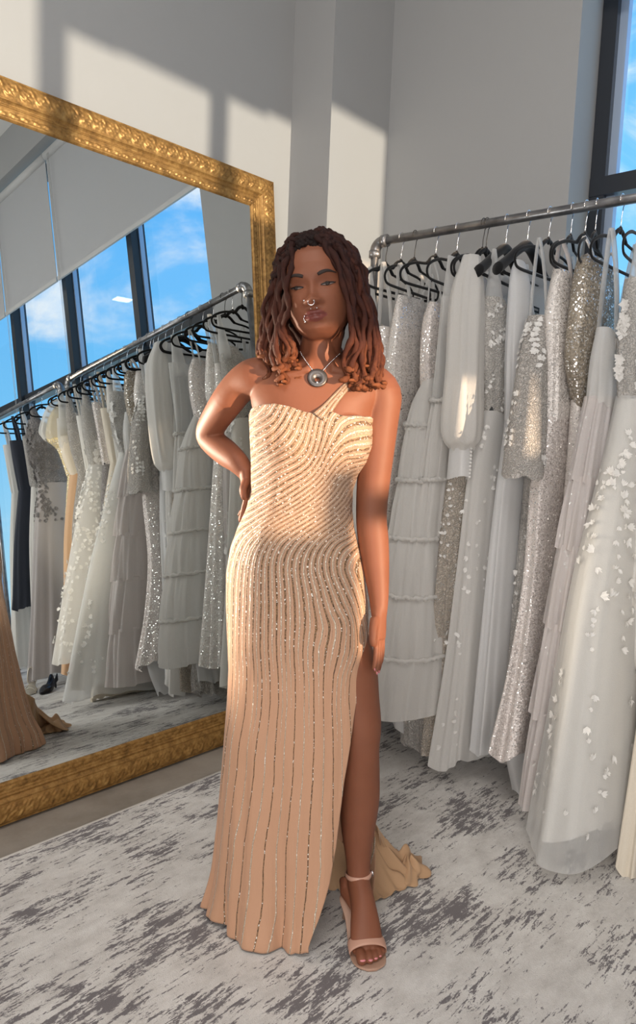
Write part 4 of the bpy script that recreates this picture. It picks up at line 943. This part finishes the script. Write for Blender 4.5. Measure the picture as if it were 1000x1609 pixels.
# --- necklace
m = MB(); ch = cr([P3(470, 556, .03), P3(480, 568, .068), P3(492, 582, .082), P3(499, 588, .086), P3(507, 583, .082), P3(519, 572, .070), P3(536, 558, .03)], 60)
ch = [onbody(u, v, .002) for u, v in cr([(472, 553), (480, 566), (492, 582), (499, 588), (507, 583), (519, 570), (534, 556)], 60)]
for i, p in enumerate(ch): m.ball(p, .0016 if i % 2 else .0021, 6, 5)
nk = m.obj('necklace', M_chrome, woman); nk['label'] = 'silver chain necklace with a round pendant'
m = MB(); pc = onbody(499, 594, .004); a = np.arange(30) * 2 * PI / 30
nrm = FV * .92 + np.array([0, 0, .38]); nrm /= np.linalg.norm(nrm); pu = np.cross(RV, nrm); pu = pu / np.linalg.norm(pu)
rows = [pc + d * nrm + rr * (np.cos(a)[:, None] * RV + np.sin(a)[:, None] * pu) + of * pu for rr, d, of in ((.006, .001, .005), (.006, .003, .005), (.0215, .0035, 0), (.0235, .001, 0), (.0215, -.001, 0), (.006, -.001, .005), (.006, .001, .005))]
m.loft(np.array(rows), True, False); pd = m.obj('pendant', simple('aged_silver', (.13, .12, .118), .42, .8), nk)
m = MB(); m.ball(pc + pu * .013 + nrm * .002, .0036, 10, 8); m.obj('pendant_stone', M_chrome, pd)
# --- nails
m_n = simple('nail_varnish', (.62, .22, .24), .2)
for p, d, o_, r0 in nails:
    m = MB(); m.ball(p - d * .006 + o_ * r0 * .45, (r0 * .55, r0 * .25, .0075), 10, 8, np.stack([np.cross(d, o_), o_, d], 1)); m.obj('fingernail', m_n, woman)
for p, rr in toes:
    m = MB(); m.ball(p + np.array([0, 0, rr * .72]) - tdir * .003, (rr * .6, .0055, rr * .25), 10, 8, np.stack([sd, tdir, [0, 0, 1]], 1)); m.obj('toenail', m_n, woman)
# --- sandal
M_nude = simple('nude_leather', (.52, .29, .21), .45); M_sole = simple('sole_leather', (.40, .24, .17), .5)
sl = empty('sandal', (0, 0, 0), None, None); sl.parent = woman; sl['label'] = 'nude ankle-strap sandal with a stiletto heel'
def fr_at(q):  # sole section: centre, half width
    return q
hz_ = heel.copy(); hz_[2] = .085
sole = cr([np.r_[hz_ - fdir * .012 * np.array([1, 1, 0]), .016], np.r_[hz_ * .92 + ball * .08, .024], np.r_[hz_ * .62 + np.r_[ball[:2], .012] * .38 + np.array([0, 0, -.002]), .024], np.r_[hz_ * .28 + np.r_[ball[:2], .014] * .72 - np.array([0, 0, .004]), .034], np.r_[ball[:2], .0165, .043], np.r_[(ball * .45 + toe * .55)[:2], .0155, .043], np.r_[toe[:2] + tdir[:2] * .004, .0155, .034], np.r_[toe[:2] + tdir[:2] * .018, .0155, .012]], 40)
rows = []
for i, q in enumerate(sole):
    T = (sole[min(i + 1, 39)] - sole[max(i - 1, 0)])[:3]; T /= np.linalg.norm(T); up = np.cross(sd, T); up = up if up[2] > 0 else -up
    rows.append(q[:3] + (q[3] * np.cos(TH))[:, None] * sd + ((.0035 * np.sign(np.sin(TH)) * np.abs(np.sin(TH)) ** .5))[:, None] * up)
m = MB(); m.loft(np.array(rows)); m.obj('sole', M_sole, sl)
m = MB(); ht = PZ(541, 1443, .012); m.tube([hz_ + np.array([0, 0, -.002]), hz_ * .8 + ht * .2 + np.array([0, 0, -.012]), hz_ * .4 + ht * .6, ht], [.017, .011, .006, .0048], 14); m.obj('stiletto_heel', M_sole, sl)
def strap_around(c, w_, h_, upv, width, nm, a0=0, a1=2 * PI, sdv=None, n_=40, thick=.0022):
    sdv = sd if sdv is None else sdv; fw = np.cross(sdv, upv); rows = []
    for a in np.linspace(a0, a1, n_):
        d = w_ * math.cos(a) * sdv + h_ * math.sin(a) * upv; n_o = d / np.linalg.norm(d)
        k = np.arange(8) * 2 * PI / 8
        rows.append(c + d + (thick * np.cos(k))[:, None] * n_o + (width / 2 * np.sin(k))[:, None] * fw)
    m = MB(); m.loft(np.array(rows), True, a1 - a0 < 6); return m.obj(nm, M_nude, sl)
ank = P3(563.5, 1373, .006); ta = P3(564, 1385, .010) - P3(563, 1355, .004); ta /= np.linalg.norm(ta)
sv = RV - ta * (RV @ ta); sv /= np.linalg.norm(sv); fw = np.cross(sv, ta); fw = fw if fw @ FV > 0 else -fw
strap_around(ank, .0325, .0345, fw, .013, 'ankle_strap', 0, 2 * PI, sv)
m = MB(); m.ball(ank + sv * .034, (.003, .007, .008), 8, 6); m.obj('buckle', M_chrome, sl)
Tb = toe - ball; Tb /= np.linalg.norm(Tb); ub = np.cross(sd, Tb); ub = ub if ub[2] > 0 else -ub
bc = ball * .98 + toe * .02; bc = bc - np.array([0, 0, .004])
strap_around(bc, .0455, .0275, ub, .034, 'toe_strap', -.25, PI + .25, sd)
# heel counter rising to the ankle strap
m = MB(); rows = []
for f in np.linspace(0, 1, 8):
    c_ = hz_ * (1 - f) + (ank - fw * .012) * f + np.array([0, 0, .004]); rr = .028 * (1 - .25 * f * (1 - f) * 4) ; wdt = 1.9 * (1 - f) + .9 * f
    rows.append([c_ + rr * (math.sin(a) * sv - math.cos(a) * fw * 1.08) for a in np.linspace(-wdt / 2, wdt / 2, 12)])
m.loft(np.array(rows), False, False); m.obj('heel_counter', M_nude, sl)
# ------------------------------------------------------------------ the beaded gown she wears
KEY = [(575, 890, 0), (572, 965, 1), (566, 1040, 2), (548, 1110, 5), (535, 1200, 7), (524, 1320, 8.5), (505, 1420, 9.5), (548, 888, 1.5), (553, 800, 12), (553, 770, 18), (561, 745, 24), (575, 735, 28), (583, 715, 32), (585, 684, 37), (578, 658, 40),
       (530, 656, 41), (555, 670, 39), (545, 690, 37.5), (516, 711, 38), (491, 751, 38), (451, 780, 38), (419, 800, 38), (395, 815, 38), (548, 762, 21), (540, 783, 21), (480, 812, 24), (440, 835, 24), (425, 870, 23.5), (427, 900, 23), (430, 950, 22.5), (445, 1050, 20.5), (448, 1200, 19), (440, 1400, 18.5),
       (548, 830, 10), (516, 845, 10), (501, 874, 10), (505, 905, 10.5), (525, 945, 9), (545, 965, 8), (555, 1010, 6), (530, 850, 6), (535, 905, 5),
       (390, 790, 44), (397, 769, 46), (444, 739, 46), (490, 708, 46), (497, 672, 46), (495, 740, 40), (395, 740, 52), (440, 708, 52), (480, 680, 50), (495, 655, 48), (395, 700, 58), (430, 680, 58), (465, 662, 54), (393, 662, 64), (420, 655, 63), (445, 640, 60), (480, 648, 53), (500, 652, 46), (515, 655, 43),
       (357, 900, 36), (362, 860, 37), (372, 830, 38), (356, 960, 36), (358, 1020, 35.5), (357, 1100, 35), (347, 1200, 34.5), (338, 1300, 34), (326, 1400, 33.5), (390, 900, 30), (392, 1000, 29), (395, 1150, 27), (385, 1300, 26), (375, 1400, 26), (500, 1000, 12), (497, 1150, 12.5), (485, 1300, 13), (470, 1400, 14), (460, 900, 17.5), (470, 960, 16.5)]
KA = np.array(KEY, float); kx = KA[:, :2] / 200.0
def tps(r): return np.where(r > 1e-9, r ** 2 * np.log(r + 1e-12), 0)
nk_ = len(KA); Am = np.zeros((nk_ + 3, nk_ + 3)); Dm = np.linalg.norm(kx[:, None] - kx[None], axis=2)
Am[:nk_, :nk_] = tps(Dm) + np.eye(nk_) * .01; Am[:nk_, nk_] = 1; Am[:nk_, nk_ + 1:] = kx; Am[nk_:, :nk_] = Am[:nk_, nk_:].T
sol = np.linalg.solve(Am, np.r_[KA[:, 2], 0, 0, 0])
def phi(uv):
    q = uv / 200.0; D_ = np.linalg.norm(q[:, None] - kx[None], axis=2)
    return tps(D_) @ sol[:nk_] + sol[nk_] + q @ sol[nk_ + 1:]
# v, left, right, front depth, back depth, depth centre
DR = np.array([(630, 394, 584, .098, .10, 0), (655, 393, 584, .106, .104, 0), (675, 394, 586, .112, .105, 0), (700, 395, 585, .112, .103, 0), (725, 396, 576, .106, .10, 0), (745, 396, 562, .10, .097, 0), (770, 396, 554, .096, .094, 0), (800, 388, 553, .097, .098, -.005), (830, 374, 556, .103, .106, -.01), (860, 363, 564, .112, .120, -.015), (900, 356, 573, .122, .132, -.018), (950, 356, 578, .126, .132, -.015), (1000, 358, 579, .126, .126, -.01), (1050, 360, 584, .124, .125, -.01),
               (1100, 357, 590, .124, .13, -.01), (1200, 348, 596, .128, .14, -.015), (1300, 339, 600, .138, .155, -.02), (1370, 331, 606, .15, .17, -.025), (1410, 325, 610, .162, .19, -.03), (1440, 321, 612, .172, .20, -.03)])
SL = np.array([(980, 579), (1000, 574), (1050, 563), (1100, 552), (1150, 541), (1200, 535), (1300, 528), (1350, 521), (1400, 509), (1440, 497)])
NC = 330; NR = 300
FL = .0125
def top_v(u, front):
    return np.where(front, np.interp(u, [385, 393, 400, 415, 440, 465, 485, 497, 507, 518, 530, 545, 560, 576, 581, 586], [662, 654, 643, 638.5, 637, 642, 650, 653, 650, 650, 655, 656.5, 656.5, 655, 658, 668]), 690)
V = np.zeros((NR, NC, 3)); UVp = np.zeros((NR, NC, 2)); TT_ = np.zeros((NR, NC))
sc_ = np.linspace(0, 1, NC)
R3 = np.random.default_rng(5)
kf = [7, 11, 17, 27]; pf_ = R3.uniform(0, 6, 4)
vb_ = 1447
for i in range(NR):
    fr_ = i / (NR - 1)
    # first guess of v for angles
    for j in range(NC):
        pass
def rowpar(v): return [np.interp(v, DR[:, 0], DR[:, c]) for c in range(1, 6)]
TH0 = sc_ * 2 * PI
for j in range(NC):
    s_ = sc_[j]
    fr_ = np.linspace(0, 1, NR)
    # theta for the top edge
    th = s_ * 2 * PI; co_, si_ = math.cos(th), math.sin(th)
    Lt, Rt = rowpar(660)[:2]; ut = (Lt + Rt) / 2 + (Rt - Lt) / 2 * co_
    vt = float(top_v(np.array([ut]), np.array([si_ >= -.15]))[0]); vt = vt if si_ > -.15 else vt + (690 - vt) * 0
    if si_ < 0: vt = 690 - (690 - float(np.interp(ut, [393, 586], [654, 668]))) * max(0, 1 + si_ * 4)
    vs = vt + (vb_ - vt) * fr_
    L_, R__, df, db, fc = rowpar(vs)
    su = np.interp(vs, SL[:, 0], SL[:, 1]); mid = (L_ + R__) / 2; hw_ = (R__ - L_) / 2
    th0 = np.where(vs > 980, np.arccos(np.clip((su - mid) / hw_, -1, 1)), 0.0)
    th1 = 2 * PI - np.clip((vs - 980) / 60, 0, 1) * np.interp(vs, [980, 1100, 1300, 1440], [.0, .25, .35, .45])
    tt = th0 + (th1 - th0) * s_
    c_, s2 = np.cos(tt), np.sin(tt)
    ex = .86 + .42 * np.clip((vs - 1150) / 290, 0, 1)
    cc = np.sign(c_) * np.abs(c_) ** ex; ss = np.sign(s2) * np.abs(s2) ** ex
    dd = np.where(s2 >= 0, df, db)
    low = np.clip((vs - 1000) / 440, 0, 1)
    fold = sum(np.sin(k * tt + p + low * q) / (1 + .35 * n_) for n_, (k, p, q) in enumerate(zip(kf, pf_, (1.2, -1.5, 2, -2))))
    fold2 = np.sin(5 * tt + 1 + 1.5 * low)
    am = .0062 * low ** 1.1 + .004 * np.clip((vs - 1385) / 60, 0, 1)
    rad = 1 + (am * .75 * fold + .010 * low * fold2) / .14
    hem = np.clip((vs - 1395) / 52, 0, 1)
    rad = rad + hem ** 2 * .018 * (1 + np.sin(4 * tt + 2)) * (s2 > -.3)
    for i in range(NR):
        a_ = P3(L_[i], vs[i], 0); b2 = P3(R__[i], vs[i], 0); m_ = (a_ + b2) / 2; hv = (b2 - a_) / 2
        p = m_ + hv * cc[i] * rad[i] + FV * (fc[i] + dd[i] * ss[i] * rad[i])
        if s2[i] > 0 and vs[i] < 760:
            uu = mid[i] + hw_[i] * cc[i]
            for bu, bv in ((441, 684), (541, 687)):
                p = p + FV * .020 * math.exp(-((uu - bu) / 40) ** 2 - ((vs[i] - bv) / 38) ** 2)
        V[i, j] = p; UVp[i, j] = (mid[i] + hw_[i] * cc[i], vs[i]); TT_[i, j] = tt[i]
z_hem = V[-1, :, 2]
# drop the hem onto the rug: remap heights of the lowest part so that it ends on the floor with small crumples
for j in range(NC):
    zt = V[:, j, 2]; zb_ = zt[-1]; target = FL + .004 + .008 * max(0, math.sin(5 * TT_[-1, j] + 1)) ** 2
    k_ = np.clip((.55 - zt) / (.55 - zb_ + 1e-6), 0, 1); V[:, j, 2] = zt + (target - zb_) * k_
# outside the body
flat = V.reshape(-1, 3)
for i in range(len(flat)):
    if flat[i, 2] > .62:
        hit, nrm_, _, dist = TT.find_nearest(Vector(flat[i]))
        if hit is not None:
            sgn = (Vector(flat[i]) - hit).dot(nrm_)
            if sgn < .004: flat[i] = np.array(hit + nrm_ * .0045)
V = flat.reshape(NR, NC, 3)
M_dress, N = newmat('beaded_tulle'); ph_ = N.n('Attribute', attribute_name='phase').outputs['Fac']; dn = N.n('Attribute', attribute_name='bead_fill').outputs['Fac']
t = N.n('TexCoord').outputs['Object']
n0 = N.n('TexNoise', {'Vector': t, 'Scale': 70., 'Detail': 2}).outputs[0]
fine = N.n('TexNoise', {'Vector': t, 'Scale': 900., 'Detail': 2}).outputs[0]
nw = N.n('TexNoise', {'Vector': t, 'Scale': 16., 'Detail': 3}).outputs[0]
phw = N.math('ADD', N.math('ADD', ph_, N.math('MULTIPLY_ADD', n0, .2, -.1)), N.math('MULTIPLY_ADD', nw, .4, -.2))
def line(mult, off, wid):
    x = N.math('FRACT', N.math('MULTIPLY_ADD', phw, mult, off)); d = N.math('ABSOLUTE', N.math('SUBTRACT', x, .5))
    return N.n('MapRange', {0: d, 1: wid, 2: (N.math('MULTIPLY', wid, .55) if hasattr(wid, 'is_output') else wid * .55), 3: 0.0, 4: 1.0}).outputs[0], N.math('FLOOR', N.math('MULTIPLY_ADD', phw, mult, off))
l1, id1 = line(.5, 0, N.math('MULTIPLY_ADD', dn, N.math('MULTIPLY_ADD', nw, .22, -.01), .058))            # bronze sequin lines, all the way down
l2, id2 = line(.5, .5, N.math('MULTIPLY_ADD', dn, .05, .05))            # silver bead lines
odd = lambda i_: N.math('GREATER_THAN', N.math('FRACT', N.math('MULTIPLY', i_, .5)), .25)
sparse = N.n('Attribute', attribute_name='sparse').outputs['Fac']
l2 = N.math('MULTIPLY', l2, N.math('SUBTRACT', 1.0, sparse))
sil = N.math('MULTIPLY', l1, N.math('MULTIPLY', odd(id1), sparse))
l2 = N.math('MAXIMUM', l2, sil)
l1 = N.math('SUBTRACT', l1, sil)
l3, id3 = line(2.0, .25, .30)           # pale cord between, upper half only
l3 = N.math('MULTIPLY', l3, N.math('MULTIPLY', dn, .85))
vv = N.n('TexVoronoi', {'Vector': t, 'Scale': 420.}); sv_ = N.n('SeparateColor', {0: vv.outputs['Color']})
v2 = N.n('TexVoronoi', {'Vector': t, 'Scale': 330.}); sv2 = N.n('SeparateColor', {0: v2.outputs['Color']})
tan_ = N.mix(fine, (.45, .245, .145, 1), (.53, .30, .185, 1))
cord = N.mix(sv_.outputs[1], (.30, .185, .125, 1), (.52, .375, .28, 1))
bronze = N.mix(sv_.outputs[0], (.06, .03, .014, 1), (.36, .21, .10, 1))
silver = N.mix(sv_.outputs[0], (.48, .36, .25, 1), (.84, .73, .58, 1))
spark = N.math('GREATER_THAN', sv2.outputs[0], .93)
c = N.mix(l3, tan_, cord); c = N.mix(l2, c, silver); c = N.mix(l1, c, bronze)
bead = N.math('MAXIMUM', l1, l2); anyb = N.math('MAXIMUM', bead, l3)
sp = N.math('MULTIPLY', spark, bead); c = N.mix(sp, c, (1, .95, .86, 1))
nor = N.n('Bump', {'Strength': .9, 'Distance': .003, 'Height': N.math('ADD', N.math('MULTIPLY_ADD', N.n('TexNoise', {'Vector': N.n('Mapping', {0: t, 3: (1, 1, .07)}).outputs[0], 'Scale': 55., 'Detail': 3}).outputs[0], .9, N.math('MULTIPLY', anyb, .8)), N.math('MULTIPLY', N.math('MULTIPLY', anyb, vv.outputs['Distance']), -.6))}).outputs[0]
jit = N.n('VectorMath', {0: N.n('VectorMath', {0: vv.outputs['Color'], 1: (.5, .5, .5)}, operation='SUBTRACT').outputs[0], 3: 1.0}, operation='SCALE').outputs[0]
jit = N.n('VectorMath', {0: jit, 3: N.math('MULTIPLY_ADD', l2, .4, N.math('MULTIPLY', bead, .45))}, operation='SCALE').outputs[0]
nor = N.n('VectorMath', {0: N.n('VectorMath', {0: nor, 1: jit}, operation='ADD').outputs[0]}, operation='NORMALIZE').outputs[0]
out(N, N.n('BsdfPrincipled', {'Base Color': c, 'Roughness': N.math('MULTIPLY_ADD', bead, -.38, .72), 'Metallic': N.math('MULTIPLY_ADD', l2, .40, N.math('MULTIPLY', l1, .15)), 'Normal': nor, 'Sheen Weight': .1}).outputs[0])
m = MB(); m.loft(V, False, False); dress = m.obj('evening_gown', M_dress, woman); dress['label'] = 'champagne gown with curving bead lines and a high side slit'
PHI = phi(UVp.reshape(-1, 2)).reshape(NR, NC)
attr(dress, 'phase', PHI.reshape(-1))
attr(dress, 'sparse', np.interp(UVp[..., 1] + 60 * np.sin(PHI * 2.1), [1040, 1090], [0, 1]).reshape(-1))
attr(dress, 'bead_fill', np.interp(UVp[..., 1], [870, 1060], [1, 0]).reshape(-1))
sd_ = dress.modifiers.new('thickness', 'SOLIDIFY'); sd_.thickness = .0016; sd_.offset = 1
# shoulder strap
def ribbon(ctrs, nrms, wid, n_=40, th_=.002):
    q = cr(np.c_[ctrs, nrms, np.asarray(wid)[:, None]], n_); rows = []
    for i in range(n_):
        T = q[min(i + 1, n_ - 1), :3] - q[max(i - 1, 0), :3]; T /= np.linalg.norm(T); nn = q[i, 3:6] / np.linalg.norm(q[i, 3:6]); sdv = np.cross(T, nn); sdv /= np.linalg.norm(sdv)
        k = np.linspace(-1, 1, 9); rows.append(np.vstack([q[i, :3] + (k * q[i, 6] / 2)[:, None] * sdv + nn * th_ * (1 - k ** 2)[:, None], q[i, :3] + (k[::-1] * q[i, 6] / 2)[:, None] * sdv - nn * th_]))
    return rows
cs = [onbody(u, v, .004) for u, v in ((503, 657), (513, 645), (523, 632), (535, 618), (546, 606), (555, 598))]
cs[0] = cs[0] + FV * .008; cs[1] = cs[1] + FV * .003
cs += [P3(562, 588, .035), P3(566, 583, -.005), P3(562, 590, -.07), P3(552, 630, -.105), P3(545, 690, -.112)]
ns = [FV + np.array([0, 0, .2])] * 4 + [FV + np.array([0, 0, .5]), FV + np.array([0, 0, .9]), FV * .6 + np.array([0, 0, 1.]), np.array([0, 0, 1.]), -FV + np.array([0, 0, .8]), -FV, -FV]
rb = ribbon(np.array(cs), np.array(ns), [.040, .030, .0235, .020, .019, .0185, .018, .018, .02, .024, .03])
m = MB(); m.loft(np.array(rb)); st = m.obj('shoulder_strap', M_dress, dress)
k = np.linspace(-1, 1, 9); pr = np.r_[k, k[::-1]]
attr(st, 'phase', np.tile(pr * 3.0 + 44, 40)); attr(st, 'bead_fill', np.ones(18 * 40))
# train: the back of the skirt trailing on the rug behind her leg
M_lining = fabric('champagne_lining', (.50, .31, .175), .12, 1.0, fine=600, bump=.1, rough=.6)
out_px = [(512, 1396), (528, 1399), (548, 1398), (575, 1412), (598, 1414), (622, 1402), (643, 1394), (658, 1382), (660, 1370), (646, 1358), (628, 1353), (606, 1346)]
op = cr([PZ(u, v, FL + .003) for u, v in out_px], 120)
tp = cr([P3(508, 1250, -.13), P3(528, 1262, -.17), P3(552, 1275, -.19), P3(575, 1285, -.18), P3(592, 1296, -.15), P3(596, 1310, -.13)], 120)
rows = []; nr_ = 46
for i in range(nr_):
    f = i / (nr_ - 1); sft = f ** 1.0
    base_ = tp * (1 - f) + op * f
    zc = tp[:, 2] * (1 - f) ** 1.75 + op[:, 2] * (1 - (1 - f) ** 1.75)
    s_ = np.linspace(0, 1, 120)
    fo = .012 * np.sin(s_ * 40 + 2 * f) * np.sin(PI * min(1, f * 1.02)) + .007 * np.sin(s_ * 71 + 1) * f
    crump = (.050 * np.exp(-((s_ - .80) / .07) ** 2) + .03 * np.exp(-((s_ - .92) / .05) ** 2) + .02 * np.exp(-((s_ - .55) / .05) ** 2)) * np.exp(-((f - .80) / .14) ** 2)
    r_ = base_.copy(); r_[:, 2] = np.maximum(zc + np.maximum(0, fo + crump + .01 * math.sin(PI * f)), FL + .002); rows.append(r_)
rows.append(rows[-1] - np.array([0, 0, .0005]) + (op.mean(0) - op) * .03)
m = MB(); m.loft(np.array(rows), False, False); trn = m.obj('train', M_lining, dress)
trn.modifiers.new('thickness', 'SOLIDIFY').thickness = .002
# crumpled ruffle on the train
m = MB(); rows = []; cpt = PZ(640, 1372, FL + .004)
for i in range(14):
    f = i / 13; a = np.arange(60) * 2 * PI / 60
    rr = (.010 + .055 * math.sin(PI * .5 * (1 - f))) * (1 + .22 * np.sin(5 * a + 3 * f) + .12 * np.sin(9 * a - 5 * f))
    rows.append(cpt + np.stack([rr * np.cos(a) * 1.0, rr * np.sin(a) * .8, np.maximum(0, .052 * f + .010 * np.sin(7 * a + 6 * f) * f)], 1))
m.loft(np.array(rows), True, False); m.obj('train_ruffle', M_lining, dress)
